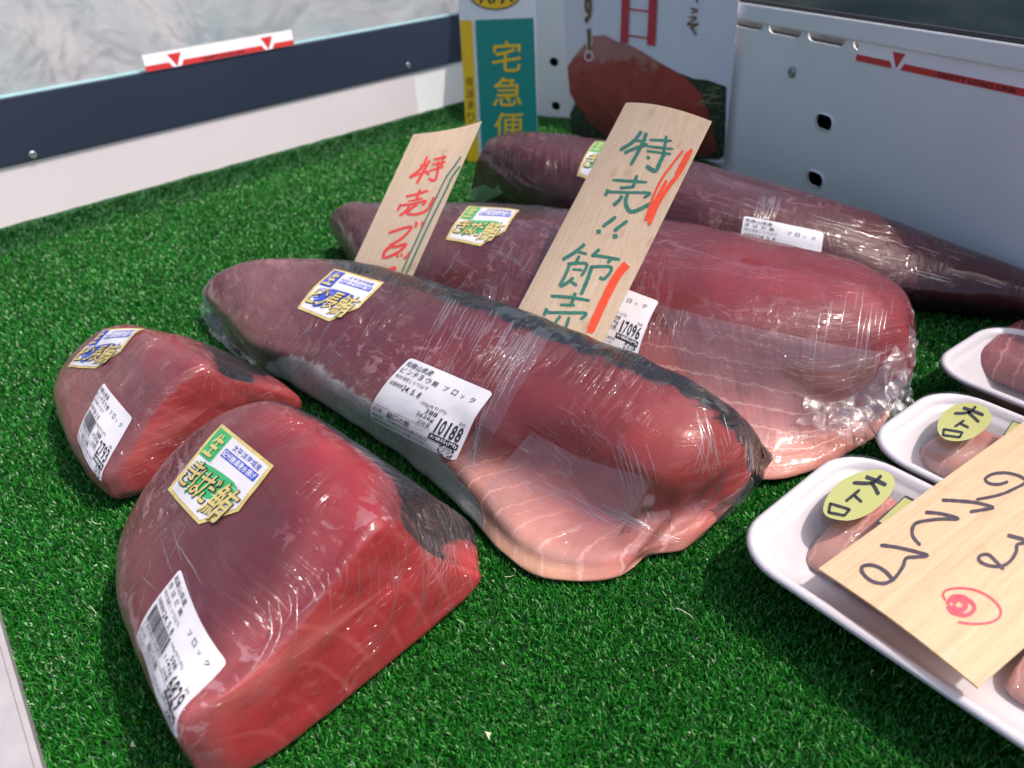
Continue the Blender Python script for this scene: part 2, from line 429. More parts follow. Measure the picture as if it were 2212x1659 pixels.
def price_label(surf, parent, tl, tr, brr, bl, kind, price, weight, unit, left_code=None, barcode=False):
    W, H = 60.0, 50.0; q = Quad(surf, tl, tr, brr, bl)
    mp = lambda x, y, l: q.at(x / W, y / H, l)
    pl = place('price_label', [fan_poly(resample(roundrect(W, H, 2.6), 2.5), 12)], mp, M['white_label'], parent, 0, True)
    T = []
    T.append(text_in('和歌山県産', 2, 2.4, 22.5, 6.4, .004))
    nm = kind
    x = 2.0
    for ch in nm: T.append(text_in(ch, x, 7.6, x + (3.6 if ch not in 'ョ' else 2.6), 11.4, .004)); x += 4.9 if len(nm) > 4 else 6.2
    x = max(x + 1.5, 34)
    for ch in 'ブロック':
        hh = 2.4 if ch == 'ッ' else 3.6
        T.append(text_in(ch, x, 11.4 - hh, x + hh * .9, 11.4, .004)); x += 5.9
    T.append(text_in('保存温度１０℃以下', 2, 13.2, 27, 15.8))
    T.append(text_in('消費期限', 2, 18.6, 12.5, 21.6)); T.append(text_in('24. 5. 8', 13, 18.3, 26, 22.2, .006))
    T.append(text_in('100g当り(円)', 29, 22.5, 45, 25.2)); T.append(text_in(unit, 34, 26.0, 41.5, 29.2, .006))
    T.append(text_in(weight, 30, 30.0, 41.5, 33.4, .004)); T.append(text_in('正味量', 33, 34.2, 41, 36.9, .002))
    T.append(text_in('30' if unit == '388' else '20', 54, 25.2, 57.5, 27.2));
    adv = 15.2 / len(price)
    for k_, ch in enumerate(price):
        w_ = adv * (.36 if ch == '1' else .84); xc = 43 + adv * (k_ + .5); T.append(text_in(ch, xc - w_ / 2, 28.0, xc + w_ / 2, 38.2, .012))
    if barcode:
        random.seed(int(price)); x = 3.0
        while x < 27:
            ww = random.choice((.25, .25, .5, .75)); T.append(grid2(x, 23.2, x + ww, 33.5, 1, 5)); x += ww + random.choice((.25, .3, .5))
        T.append(text_in('2 800802 ' + price.zfill(6), 3, 34.0, 27, 36.4))
    T.append(grid2(1.5, 37.6, 42.5, 37.85, 24, 1))
    T.append(text_in('加工者', 2, 39.0, 9, 41.6)); T.append(text_in('脇口の鮪', 13, 38.6, 29, 42.6, .004))
    T.append(text_in('AQUA．WAKIGUCHI株式会社', 2, 43.2, 43, 45.6)); T.append(text_in('三重県多気郡多気町ヴィソン672番1マルシェ4', 2, 46.4, 41, 48.4))
    # recycling mark
    for pts in ([(52, 43.2), (50.6, 44.4), (50.6, 45)], [(50.4, 46.5), (50.6, 48.2), (52, 49), (54, 49)], [(55.5, 49), (57.2, 48.4), (57.5, 47)], [(57.5, 45.6), (57.2, 43.9), (55.8, 43.0), (53.4, 43.0)]):
        T.append(ribbon(pts, .8, False, 3))
    T.append(text_in('プラ', 51.6, 44.6, 56.6, 47.6, .01))
    place('lettering', T, mp, M['ink'], pl, 5)
    place('price_band', [grid2(42.5, 39.2, 58.6, 43.0, 14, 4)], mp, M['ink'], pl, 3)
    place('band_lettering', [text_in('お値段(円)', 43.5, 39.8, 58, 42.4, .004)], mp, M['ink_w'], pl, 6)
    return pl

def brand_sticker(surf, parent, tl, tr, brr, bl, green=True):
    q = Quad(surf, tl, tr, brr, bl, .0007); mp = lambda x, y, l: q.at(x, y, l)
    out = [(0, 0), (1, 0), (1.02, .69), (.72, 1.085), (0, 1)]
    c = np.mean(out, 0); inn = [tuple(c + (np.array(p) - c) * .915) for p in out]
    st = place('brand_sticker', [fan_poly(resample(out, .06), 12)], mp, M['gold'], parent, 0, True)
    place('sticker_face', [fan_poly(resample(inn, .06), 12)], mp, M['white_label'], st, 2, True)
    mc = M['green_print'] if green else M['blue_print']
    P = [grid2(.045, .045, .29, .46, 4, 6)]
    random.seed(3 if green else 5)
    for k in range(26):                      # dry brush swash behind the name
        v = .47 + k * .016; a = .14 + .18 * abs(math.sin(k * .9)) * random.random() + max(0, (k - 16) * .012); b = .90 - .25 * random.random() * abs(math.cos(k)) - max(0, (k - 12) * .03)
        P.append(ribbon([(a, v + .05), ((a + b) / 2, v + .01), (b, v)], .022, True, 5, .35))
    place('sticker_colour', P, mp, mc, st, 3)
    place('origin_band', [grid2(.34, .20, .935, .315, 8, 2)], mp, M['blue_print'], st, 3)
    place('origin_lettering', [text_in('太平洋海域産', .42, .085, .90, .175, .002)], mp, M['blue_print'], st, 4)
    place('band_lettering', [text_in('紀州勝浦港水揚げ', .355, .213, .92, .302, .003)], mp, M['ink_w'], st, 5)
    name = 'きはだ鮪' if green else 'ビン長鮪'
    B, Gd = [], []
    cell = [(.07, .50, .31, .86), (.29, .54, .46, .88), (.42, .52, .64, .90), (.60, .50, .96, .98)]
    for ch, (a, b, c2, d) in zip(name, cell):
        B.append(text_in(ch, a - .012, b - .012, c2 + .012, d + .012, .040, .25)); Gd.append(text_in(ch, a, b, c2, d, .010, .25))
    place('name_outline', B, mp, M['ink'], st, 6); place('name_lettering', Gd, mp, M['gold'], st, 9)
    place('raw_mark', [text_in('生', .08, .09, .26, .42, .024, .2)], mp, M['gold'], st, 8)
    return st

# ------------------------------------------------------------------ wrapped tuna bodies
def out_dir(ring):
    a, b = ring[0], ring[-1]; v = Vector((b.x - a.x, b.y - a.y, 0)); return v.normalized()
def make_body(rings, cols, skins, marbs, hazes, silver, front='ground', back=(.018, .030), cap=None, capcol=None, capcol2=(.50, .10, .098),
              nu=9, nv=9, lump=.0012, name='block', startcap=.004, relax=8):
    """rings: visible section points from the front foot to the crest; sections are closed behind and below"""
    R, C = [], []
    K = len(rings[0])
    for ri, rg in enumerate(rings):
        o = out_dir(rg); c = rg[-1]; pts = list(rg); cc = [tuple(cols[ri][k]) + (skins[ri][k], marbs[ri][k], hazes[ri][k], silver[ri][k]) for k in range(K)]
        b0, b1 = back if not callable(back) else back(ri)
        last = cc[-1]; sk = last[:3] + (1.0, 0.0, last[5], 0.0)
        bsk = sk
        if ri == len(rings) - 1 and capcol is not None: bsk = tuple(capcol)
        pts += [Vector((c.x + o.x * b0, c.y + o.y * b0, c.z * .60)), Vector((c.x + o.x * b1, c.y + o.y * b1, .004))] if not isinstance(b0, Vector) else [b0, b1]
        cc += [bsk, bsk]
        f = rg[0]
        mid = (pts[-1] + f) * .5; mid.z = .0
        pts.append(Vector(mid)); cc.append(bsk)
        if front == 'under':
            pts.append(Vector((f.x + o.x * .006, f.y + o.y * .006, .001))); cc.append(cc[0])
            pts.append(Vector((f.x - o.x * .001, f.y - o.y * .001, f.z * .5))); cc.append(cc[0])
        R.append([np.array(p) for p in pts]); C.append(cc)
    R = np.array(R); C = np.array(C, float)
    def capring(base, colr, nrm, seq, ccol):
        cen = base[:K + 2].mean(0); o1, o2 = [], []
        for f, bl in seq:
            o1.append(cen + (base - cen) * f + nrm * bl); q = colr.copy()
            if ccol is not None and f < .85:
                for jj in range(len(q)): q[jj] = ccol if jj >= 2 else (*capcol2, *ccol[3:])
            o2.append(q)
        return o1, o2
    # direction along the piece at both ends
    d0 = (R[0].mean(0) - R[1].mean(0)); d0 /= np.linalg.norm(d0)
    d1 = (R[-1].mean(0) - R[-2].mean(0)); d1 /= np.linalg.norm(d1)
    if cap is not None: d1 = np.array(cap[0])
    a1, a2 = capring(R[0], C[0], d0, [(.55, startcap * 1.6), (.86, startcap)][::-1], None)
    a1b, a2b = capring(R[0], C[0], d0, [(.02, startcap * 1.9)], None)
    seq = cap[1] if cap is not None else [(.86, .004), (.55, .0065), (.02, .0075)]
    b1, b2 = capring(R[-1], C[-1], d1, seq, capcol)
    R = np.concatenate([np.array(a1b), np.array(a1[::-1]), R, np.array(b1)]); C = np.concatenate([np.array(a2b), np.array(a2[::-1]), C, np.array(b2)])
    # refine
    A = np.array([catmull(r, nv, True) for r in R])                     # around
    CA = np.array([np.array([C[i][j] * (1 - s) + C[i][(j + 1) % C.shape[1]] * s for j in range(C.shape[1]) for s in [k / nv for k in range(nv)]]) for i in range(len(C))])
    m_ = A.shape[1]
    P = np.stack([catmull(A[:, j], nu) for j in range(m_)], 1)
    CC = np.stack([np.array([CA[i, j] * (1 - s) + CA[min(i + 1, len(CA) - 1), j] * s for i in range(len(CA) - 1) for s in [k / nu for k in range(nu)]] + [CA[-1, j]]) for j in range(m_)], 1)
    n_ = P.shape[0]
    lo0, hi0 = P.reshape(-1, 3).min(0), P.reshape(-1, 3).max(0)
    for _ in range(relax):                               # round the edges the way taut film does
        Q = P.copy(); Q[1:-1] = P[1:-1] * .5 + (P[:-2] + P[2:]) * .25
        Q = Q * .5 + (np.roll(Q, 1, 1) + np.roll(Q, -1, 1)) * .25; Q[0] = P[0]; Q[-1] = P[-1]; P = Q
    lo1, hi1 = P.reshape(-1, 3).min(0), P.reshape(-1, 3).max(0); P = lo0 + (P - lo1) * (hi0 - lo0) / (hi1 - lo1)
    P[..., 2] = np.maximum(P[..., 2], 0.0)
    # surface flow coordinates in metres
    su = np.concatenate([[0], np.cumsum(np.linalg.norm(np.diff(P.mean(1), axis=0), axis=1))])
    dv = np.linalg.norm(np.diff(P, axis=1), axis=2); sv = np.concatenate([np.zeros((n_, 1)), np.cumsum(dv, 1)], 1)
    flow = np.zeros((n_, m_, 3), np.float32); flow[..., 0] = su[:, None] + sv * .15; flow[..., 1] = sv
    if cap is not None:
        r0_ = (len(R) - len(seq)) * nu; hx = np.array([-d1[1], d1[0], 0])
        flow[r0_:, :, 0] = P[r0_:] @ hx; flow[r0_:, :, 1] = P[r0_:, :, 2]
    # lumps
    V = P.reshape(-1, 3).copy(); F = [(i * m_ + j, i * m_ + (j + 1) % m_, (i + 1) * m_ + (j + 1) % m_, (i + 1) * m_ + j) for i in range(n_ - 1) for j in range(m_)]
    F += [tuple(range(m_ - 1, -1, -1)), tuple((n_ - 1) * m_ + j for j in range(m_))]
    me = pymesh(name, V, F); bm = bmesh.new(); bm.from_mesh(me)
    vol = bm.calc_volume(signed=True)
    if vol < 0: F = [f[::-1] for f in F]
    bm.free(); bpy.data.meshes.remove(me); me = pymesh(name, V, F)
    N = np.array([v.normal[:] for v in me.vertices])
    for i, v in enumerate(V):
        q = Vector(v); k = noise.noise(q * 38) * lump + noise.noise(q * 95) * lump * .35
        if v[2] > .001: V[i] += N[i] * k
    V[:, 2] = np.maximum(V[:, 2], 0)
    me.vertices.foreach_set('co', V.ravel()); me.update()
    N = np.array([v.normal[:] for v in me.vertices])
    surf = Surface(V, F)
    return dict(V=V, F=F, N=N, C=CC.reshape(-1, 7), flow=flow.reshape(-1, 3), surf=surf, me=me)

def split_parts(body, root, mat):
    """flesh and skin as separate parts of one block, sharing one surface"""
    V, F, N, C = body['V'], body['F'], body['N'], body['C']
    fs = np.array([C[list(f), 3].mean() for f in F]); out = {}
    for nm, sel in (('flesh', fs < .5), ('skin', fs >= .5)):
        idx = np.where(sel)[0]
        if len(idx) < 4: continue
        used = sorted({i for k in idx for i in F[k]}); mp = {v: i for i, v in enumerate(used)}
        me = pymesh(nm, V[used], [tuple(mp[i] for i in F[k]) for k in idx])
        me.normals_split_custom_set_from_vertices([tuple(N[i]) for i in used])
        a = me.attributes.new('tint', 'FLOAT_COLOR', 'POINT'); a.data.foreach_set('color', np.concatenate([C[used][:, :3], np.ones((len(used), 1))], 1).astype(np.float32).ravel())
        a = me.attributes.new('mask', 'FLOAT_VECTOR', 'POINT'); a.data.foreach_set('vector', C[used][:, 3:6].astype(np.float32).ravel())
        a = me.attributes.new('silver', 'FLOAT', 'POINT'); a.data.foreach_set('value', C[used][:, 6].astype(np.float32))
        a = me.attributes.new('flow', 'FLOAT_VECTOR', 'POINT'); a.data.foreach_set('vector', body['flow'][used].ravel())
        out[nm] = link(nm, me, mat, root)
    bpy.data.meshes.remove(body['me'])
    return out

def creases(root, surf, lines, rad=.00022, name='wrap_crease', dash=(4, 12)):
    """taut folds of the stretch film, raised threads lying on the body; one joined part"""
    V, F = [], []
    brk = []
    for pts in lines:                                   # folds break up into dashes and wander a little
        q = catmull(np.array(pts, float), 6) if len(pts) > 2 else resample(pts, 6, False)
        q = q + np.cumsum(np.random.uniform(-.8, .8, q.shape), 0)
        i = 0
        while i < len(q) - 3:
            j = i + random.randint(*dash); brk.append(q[i:j]); i = j + random.randint(0, 4)
    for pts in brk:
        P = []
        for x, y in pts:
            h = surf.b.ray_cast(CAM, ray(x, y))
            if h[0] is None: continue
            n = h[1] if h[1].dot(ray(x, y)) < 0 else -h[1]
            P.append((h[0] + n * rad * .6, n))
        if len(P) < 3: continue
        b = len(V); k = len(P)
        for i, (p, n) in enumerate(P):
            tg = (P[min(i + 1, k - 1)][0] - P[max(i - 1, 0)][0]).normalized(); sd_ = tg.cross(n).normalized()
            rr = rad * (.25 + .75 * math.sin(math.pi * (i + .5) / k)) * random.uniform(.8, 1.2)
            V += [p + sd_ * rr * 1.8, p + n * rr, p - sd_ * rr * 1.8]
        for i in range(k - 1):
            a = b + i * 3; F += [(a, a + 1, a + 4, a + 3), (a + 1, a + 2, a + 5, a + 4)]
    if V:
        o = link(name, pymesh(name, V, F), M['crease'], root); o['kind'] = 'stuff'; return o

def crumple(name, root, edge, vec, nu=60, nv=14, amp=.004, freq=220, mat=None, flat=True, fall=True):
    """loose bunched film: edge = 3D polyline on the body, vec(i) = outward reach"""
    E_ = catmull(np.array([tuple(e) for e in edge]), max(2, nu // (len(edge) - 1))); k = len(E_); V = []
    Vv = catmull(np.array([tuple(v) for v in vec]), max(2, nu // (len(edge) - 1)))
    for i in range(k):
        for j in range(nv + 1):
            s = j / nv; p = Vector(E_[i] + Vv[i] * s)
            if fall: p.z -= .010 * s * s
            q = p * freq
            d = Vector((noise.noise(q), noise.noise(q + Vector((9, 3, 1))), noise.noise(q + Vector((4, 8, 2))) + .3))
            p += d * amp * (.25 + s); p.z = max(p.z, .001); V.append(p)
    F = [(i * (nv + 1) + j, i * (nv + 1) + j + 1, (i + 1) * (nv + 1) + j + 1, (i + 1) * (nv + 1) + j) for i in range(k - 1) for j in range(nv)]
    return link(name, pymesh(name, V, F, not flat), mat or M['crumple'], root)

def bridge(root, body, top_, bot, sag=.0015, nu=90, nv=18, seed=0.0):
    """film pulled straight across a hollow, with fine pleats running along the pull"""
    A_ = catmull(np.array([tuple(on(body, *p)) for p in top_]), nu // (len(top_) - 1)); B_ = catmull(np.array([tuple(on(body, *p)) for p in bot]), nu // (len(bot) - 1))
    k = min(len(A_), len(B_)); V = []
    for i in range(k):
        a, b = Vector(A_[i]), Vector(B_[i])
        for j in range(nv + 1):
            s = j / nv; p = a.lerp(b, s); q, nn, _, d = body['surf'].b.find_nearest(p)
            if nn.z < 0: nn = -nn
            if (p - q).dot(nn) < .0012: p = q + nn * .0012
            u = i * .9 + seed + s * .8
            p += nn * (.0007 * noise.noise(Vector((u, s * .6, seed))) + .0004 * noise.noise(Vector((u * 2.7, s * 1.1, 3))) - sag * math.sin(math.pi * s) * .3); V.append(p)
    F = [(i * (nv + 1) + j, i * (nv + 1) + j + 1, (i + 1) * (nv + 1) + j + 1, (i + 1) * (nv + 1) + j) for i in range(k - 1) for j in range(nv)]
    return link('plastic_wrap', pymesh('plastic_wrap', V, F), M['bridgefilm'], root)
def colgrid(nr, nc, fn): return [[fn(i, j) for j in range(nc)] for i in range(nr)]
def P3(L): return [[G(*p) if len(p) == 3 else p for p in r] for r in L]
MAUVE = (.13, .026, .036); RED = (.34, .022, .030); CUT = (.40, .035, .042); PINK = (.58, .17, .15)
DARK = (.07, .010, .016); PALE = (.66, .30, .24); ORANGE = (.74, .36, .20); BLK = (.02, .02, .025)

# ---- A : front yellowfin chunk
a_, b_ = G(1038, 1266), G(560, 1668)
fv = lambda x, y: VP(x, y, a_, b_)
RA = P3([[(262, 1150, .045), (345, 1022, .062), (440, 928, .080), (548, 884, .092), (625, 887, .082)],
         [(244, 1215, .050), (385, 1080, .072), (520, 1000, .090), (650, 932, .102), (745, 953, .078)],
         [(262, 1325, .055), (420, 1225, .078), (590, 1110, .096), (745, 1008, .107), (862, 1046, .070)],
         [(322, 1455, .058), (455, 1370, .074), (640, 1230, .093), (800, 1066, .106), (955, 1128, .050)]])
RA.append([fv(385, 1578), fv(504, 1474), fv(672, 1300), fv(822, 1100), fv(912, 1188)])
nrmA = Vector(((b_ - a_).y, -(b_ - a_).x, 0)).normalized()
if nrmA.dot(CAM - a_) < 0: nrmA = -nrmA
RA[-1] = [p - nrmA * .010 - Vector((0, 0, .0035 if k_ in (1, 2, 3) else 0)) for k_, p in enumerate(RA[-1])]
for k_, d_ in ((2, .013), (3, .016), (4, .012)): RA[3][k_] = RA[3][k_] - nrmA * d_
for k_, d_ in ((3, .006),): RA[2][k_] = RA[2][k_] - nrmA * d_
bodyA = make_body(RA, colgrid(5, 5, lambda i, j: [(.26, .065, .075), (.130, .028, .037), (.140, .024, .032), (.33, .016, .024), BLK][j] if 0 < i < 4 else ([(.34, .07, .075), (.30, .055, .060), (.26, .030, .038), (.32, .018, .026), BLK][j] if i else (.20, .035, .045))),
                  colgrid(5, 5, lambda i, j: [0, 0, 0, 0, .95][j]), colgrid(5, 5, lambda i, j: 0.0), colgrid(5, 5, lambda i, j: [1, 1, 1, .6, .5][j]),
                  colgrid(5, 5, lambda i, j: 0), front='under', back=lambda ri: [(.012, .022), (.015, .028), (.018, .030), (.020, .026), (fv(1003, 1232) - nrmA * .006, G(1037, 1262, .003) - nrmA * .006)][ri],
                  cap=(tuple(nrmA), [(.970, .0050), (.910, .0088), (.820, .0102), (.50, .0106), (.02, .0106)]), capcol=(*CUT, 0, .55, .25, 0), nu=11, nv=11, name='block_a', relax=34)
cenA = sum((Vector(r[0]) for r in RA), Vector()) / 5; cenA.z = 0
TA = thing('tuna_block', 'thick red wedge of wrapped tuna with green sticker and 6829 label, nearest the camera', 'tuna block', cenA, 'film-wrapped tuna blocks on the turf')
MF = fish_mat('wrapped_tuna', .12, 0.24, .12)
split_parts(bodyA, TA, fish_mat('wrapped_tuna_cut', .12, 0.59, .30, rings=G(430, 1720, .0), flk=.15))

# ---- B : small albacore chunk at the left
a2, b2 = G(655, 905), G(268, 1094)
fv2 = lambda x, y: VP(x, y, a2, b2)
RB = P3([[(120, 815, .034), (158, 768, .050), (208, 722, .062), (255, 708, .068), (298, 709, .062)],
         [(113, 850, .038), (188, 812, .056), (262, 752, .071), (325, 718, .077), (400, 739, .058)],
         [(150, 955, .042), (214, 890, .060), (296, 800, .075), (385, 744, .080), (505, 775, .052)]])
RB.append([fv2(224, 1035), fv2(262, 962), fv2(330, 850), fv2(434, 778), fv2(486, 813)])
nrmB = Vector(((b2 - a2).y, -(b2 - a2).x, 0)).normalized()
if nrmB.dot(CAM - a2) < 0: nrmB = -nrmB
RB[-1] = [p - nrmB * .009 - Vector((0, 0, .0030 if k_ in (1, 2, 3) else 0)) for k_, p in enumerate(RB[-1])]
for k_, d_ in ((1, .006), (2, .010), (3, .012), (4, .010)): RB[2][k_] = RB[2][k_] - nrmB * d_
bodyB = make_body(RB, colgrid(4, 5, lambda i, j: [(.32, .09, .09), (.24, .075, .08), (.17, .042, .052), (.26, .024, .034), BLK][j]),
                  colgrid(4, 5, lambda i, j: [0, 0, 0, 0, .9][j]), colgrid(4, 5, lambda i, j: 0.0), colgrid(4, 5, lambda i, j: [1, 1, 1, .6, .4][j]),
                  colgrid(4, 5, lambda i, j: 0), front='under', back=lambda ri: [(.012, .022), (.015, .026), (.016, .026), (fv2(612, 841) - nrmB * .006, G(652, 893, .003) - nrmB * .006)][ri],
                  cap=(tuple(nrmB), [(.960, .0048), (.890, .0082), (.790, .0096), (.50, .0100), (.02, .0100)]), capcol=(.36, .045, .050, 0, .35, .25, 0), nu=10, nv=10, name='block_b', relax=26)
cenB = sum((Vector(r[0]) for r in RB), Vector()) / 4; cenB.z = 0
TB = thing('tuna_block', 'small rounded wrapped tuna block at far left with blue sticker and 2793 label', 'tuna block', cenB, 'film-wrapped tuna blocks on the turf')
split_parts(bodyB, TB, fish_mat('wrapped_albacore_cut', .12, 0.34, .30, rings=G(240, 1180, .0), flk=.1))

# ---- C : big albacore loin in the middle
RC = P3([[(456, 672, .010), (448, 655, .018), (441, 640, .028), (445, 622, .035), (455, 608, .042), (468, 598, .046), (480, 592, .046)],
 [(490, 728, 0), (484, 705, .018), (482, 680, .035), (492, 645, .046), (508, 605, .056), (520, 580, .061), (532, 565, .060)],
 [(560, 790, 0), (550, 770, .018), (548, 748, .036), (575, 690, .053), (605, 630, .065), (625, 582, .070), (642, 558, .068)],
 [(618, 820, 0), (606, 797, .020), (640, 768, .042), (668, 710, .060), (708, 650, .071), (755, 592, .077), (785, 568, .074)],
 [(702, 870, 0), (690, 845, .022), (725, 818, .043), (775, 765, .062), (840, 698, .076), (912, 640, .083), (950, 612, .079)],
 [(820, 948, 0), (808, 920, .022), (837, 897, .043), (900, 845, .062), (985, 765, .080), (1078, 696, .089), (1120, 667, .085)],
 [(925, 1024, 0), (912, 993, .020), (945, 972, .038), (1040, 925, .058), (1130, 840, .080), (1233, 762, .091), (1280, 727, .087)],
 [(1022, 1112, 0), (1002, 1068, .015), (1015, 1022, .030), (1150, 1000, .036), (1270, 895, .078), (1358, 812, .091), (1400, 775, .087)],
 [(1098, 1198, 0), (1076, 1148, .009), (1088, 1105, .020), (1235, 1085, .021), (1358, 960, .073), (1463, 862, .087), (1505, 827, .082)],
 [(1190, 1246, 0), (1172, 1215, .007), (1190, 1178, .015), (1325, 1128, .017), (1452, 1020, .062), (1540, 915, .077), (1577, 880, .068)],
 [(1330, 1244, 0), (1338, 1222, .007), (1350, 1192, .013), (1425, 1120, .022), (1520, 1040, .046), (1590, 965, .056), (1614, 925, .050)],
 [(1385, 1196, 0), (1392, 1184, .006), (1404, 1166, .010), (1468, 1104, .018), (1540, 1038, .040), (1598, 985, .048), (1619, 945, .044)],
 [(1456, 1186, 0), (1472, 1170, .006), (1490, 1142, .012), (1525, 1100, .018), (1565, 1060, .030), (1605, 1020, .035), (1622, 980, .032)]])
def cC(i, j):
    if i < 3: return [(.20, .11, .08), (.22, .13, .10), (.26, .10, .10), (.22, .065, .075), (.20, .060, .072), (.18, .05, .06), (.18, .05, .06)][j]
    if i < 5: return [BLK, BLK, (.24, .09, .10), (.135, .030, .041), (.12, .024, .035), (.08, .018, .024), BLK][j]
    if i < 7: return [BLK, BLK, (.30, .10, .10), (.16, .026, .032), (.16, .020, .026), (.13, .018, .022), BLK][j]
    if i < 8: return [BLK, BLK, PALE, (.24, .055, .060), (.24, .034, .036), (.18, .024, .028), BLK][j]
    if i > 9: return [(.66, .28, .22), (.62, .22, .18), (.58, .18, .15), (.46, .12, .11), (.36, .060, .055), (.26, .034, .038), BLK][j]
    return [ORANGE, (.74, .40, .27), (.66, .28, .22), (.48, .13, .12), (.36, .052, .048), (.24, .030, .034), BLK][j]
def kC(i, j):
    if i < 3: return [0, 0, 0, 0, 0, 0, .2][j]
    if i < 8: return [1, 1, .50 if i < 7 else 0, 0, 0, .44, 1][j]
    return [0.2, 0, 0, 0, 0, .42, .95][j]
bodyC = make_body(RC, colgrid(13, 7, cC), colgrid(13, 7, kC), colgrid(13, 7, lambda i, j: 1.0 if (i >= 7 and j < 3) else 0),
                  colgrid(13, 7, lambda i, j: [.3, .3, .8, 1, 1, .8, .5][j] if i < 8 else .55), colgrid(13, 7, lambda i, j: 1 if j < 3 and i < 8 else 0), nu=8, nv=9, name='block_c', lump=.0016,
                  back=lambda ri: (.010, .016) if ri in (0, 12) else (.016, .028))
TC = thing('tuna_block', 'long wrapped loin in the middle with black back skin, orange belly flap and 10188 label', 'tuna block', G(1030, 880), 'film-wrapped tuna blocks on the turf')
MFC = fish_mat('wrapped_albacore', .12, 0.38, .12, .0012)
split_parts(bodyC, TC, MFC)

# ---- D : yellowfin loin behind the cards
RD = P3([[(740, 535, 0), (722, 510, .020), (716, 485, .035), (724, 462, .050), (745, 446, .060), (775, 438, .060)],
 [(800, 640, 0), (790, 590, .030), (790, 540, .045), (802, 490, .060), (825, 455, .068), (852, 439, .066)],
 [(900, 700, 0), (890, 660, .030), (890, 600, .050), (905, 530, .068), (930, 464, .078), (965, 435, .075)],
 [(1050, 800, 0), (1040, 740, .035), (1050, 670, .055), (1080, 590, .075), (1112, 500, .088), (1160, 443, .085)],
 [(1230, 900, 0), (1240, 850, .035), (1270, 770, .055), (1310, 680, .078), (1362, 545, .096), (1430, 469, .092)],
 [(1440, 990, 0), (1440, 935, .020), (1470, 830, .048), (1505, 710, .082), (1562, 590, .102), (1620, 508, .089)],
 [(1590, 1020, 0), (1600, 985, .011), (1632, 880, .034), (1665, 735, .080), (1732, 615, .101), (1790, 547, .087)],
 [(1690, 1028, 0), (1722, 985, .011), (1745, 905, .022), (1785, 775, .068), (1842, 645, .095), (1882, 580, .083)],
 [(1798, 986, 0), (1830, 950, .009), (1835, 900, .016), (1885, 825, .045), (1938, 700, .078), (1957, 640, .073)],
 [(1862, 948, 0), (1867, 935, .006), (1865, 905, .012), (1905, 855, .028), (1957, 790, .042), (1968, 725, .048)]])
def cD(i, j):
    if i < 4: return [DARK, (.07, .02, .028), (.085, .016, .024), (.095, .015, .022), (.09, .012, .018), BLK][j]
    if i < 5: return [PINK, (.58, .20, .17), (.50, .15, .13), (.12, .020, .026), (.14, .013, .019), (.08, .010, .015)][j]
    return [(.68, .29, .23), (.64, .25, .20), (.54, .17, .15), (.15, .026, .032), (.25, .018, .024), (.14, .014, .020)][j]
bodyD = make_body(RD, colgrid(10, 6, cD), colgrid(10, 6, lambda i, j: [0, 0, 0, 0, 0, .6 if i < 5 else .1][j]), colgrid(10, 6, lambda i, j: (1.0 if j < 3 else .0) if i >= 4 and j < 3 else .0),
                  colgrid(10, 6, lambda i, j: [.3, .4, 1, 1, .8, .7][j]), colgrid(10, 6, lambda i, j: 0), nu=9, nv=9, name='block_d', back=lambda ri: (.010, .018) if ri in (0, 9) else (.018, .034))
TD = thing('tuna_block', 'wide wrapped red loin behind the two upright cards, crumpled film at its right end', 'tuna block', G(1400, 780), 'film-wrapped tuna blocks on the turf')
split_parts(bodyD, TD, fish_mat('wrapped_tuna_wide', .12, 0.26, .14, mdir='Y'))

# ---- E : long loin at the back
RE = P3([[(1024, 430, 0), (1028, 400, .030), (1036, 360, .060), (1054, 318, .088), (1078, 296, .092)],
 [(1120, 480, 0), (1115, 430, .040), (1120, 380, .070), (1132, 318, .100), (1155, 284, .104)],
 [(1330, 560, 0), (1320, 500, .040), (1325, 440, .070), (1338, 362, .100), (1352, 308, .104)],
 [(1540, 620, 0), (1530, 570, .035), (1532, 510, .062), (1550, 430, .090), (1572, 366, .095)],
 [(1740, 642, 0), (1735, 610, .028), (1742, 555, .052), (1765, 480, .078), (1800, 428, .083)],
 [(1900, 657, 0), (1900, 640, .020), (1912, 600, .040), (1932, 530, .060), (1962, 484, .064)],
 [(2080, 680, 0), (2080, 663, .015), (2086, 636, .030), (2102, 590, .047), (2132, 552, .050)],
 [(2260, 700, 0), (2260, 688, .012), (2264, 664, .026), (2274, 632, .038), (2292, 606, .040)],
 [(2400, 716, 0), (2400, 708, .008), (2404, 690, .018), (2410, 672, .026), (2420, 660, .026)]])
bodyE = make_body(RE, colgrid(9, 5, lambda i, j: [(.03, .010, .013), (.045, .009, .013), (.075, .009, .014), (.080, .009, .014), (.045, .008, .011)][j]),
                  colgrid(9, 5, lambda i, j: [1 if i > 3 else .2, .35, 0, 0, .2][j]), colgrid(9, 5, lambda i, j: 0), colgrid(9, 5, lambda i, j: .8), colgrid(9, 5, lambda i, j: 0),
                  nu=9, nv=9, name='block_e', back=lambda ri: (.014, .022))
TE = thing('tuna_block', 'longest dark red wrapped loin at the back, lying along the grey metal panel', 'tuna block', G(1600, 560), 'film-wrapped tuna blocks on the turf')
split_parts(bodyE, TE, MF)

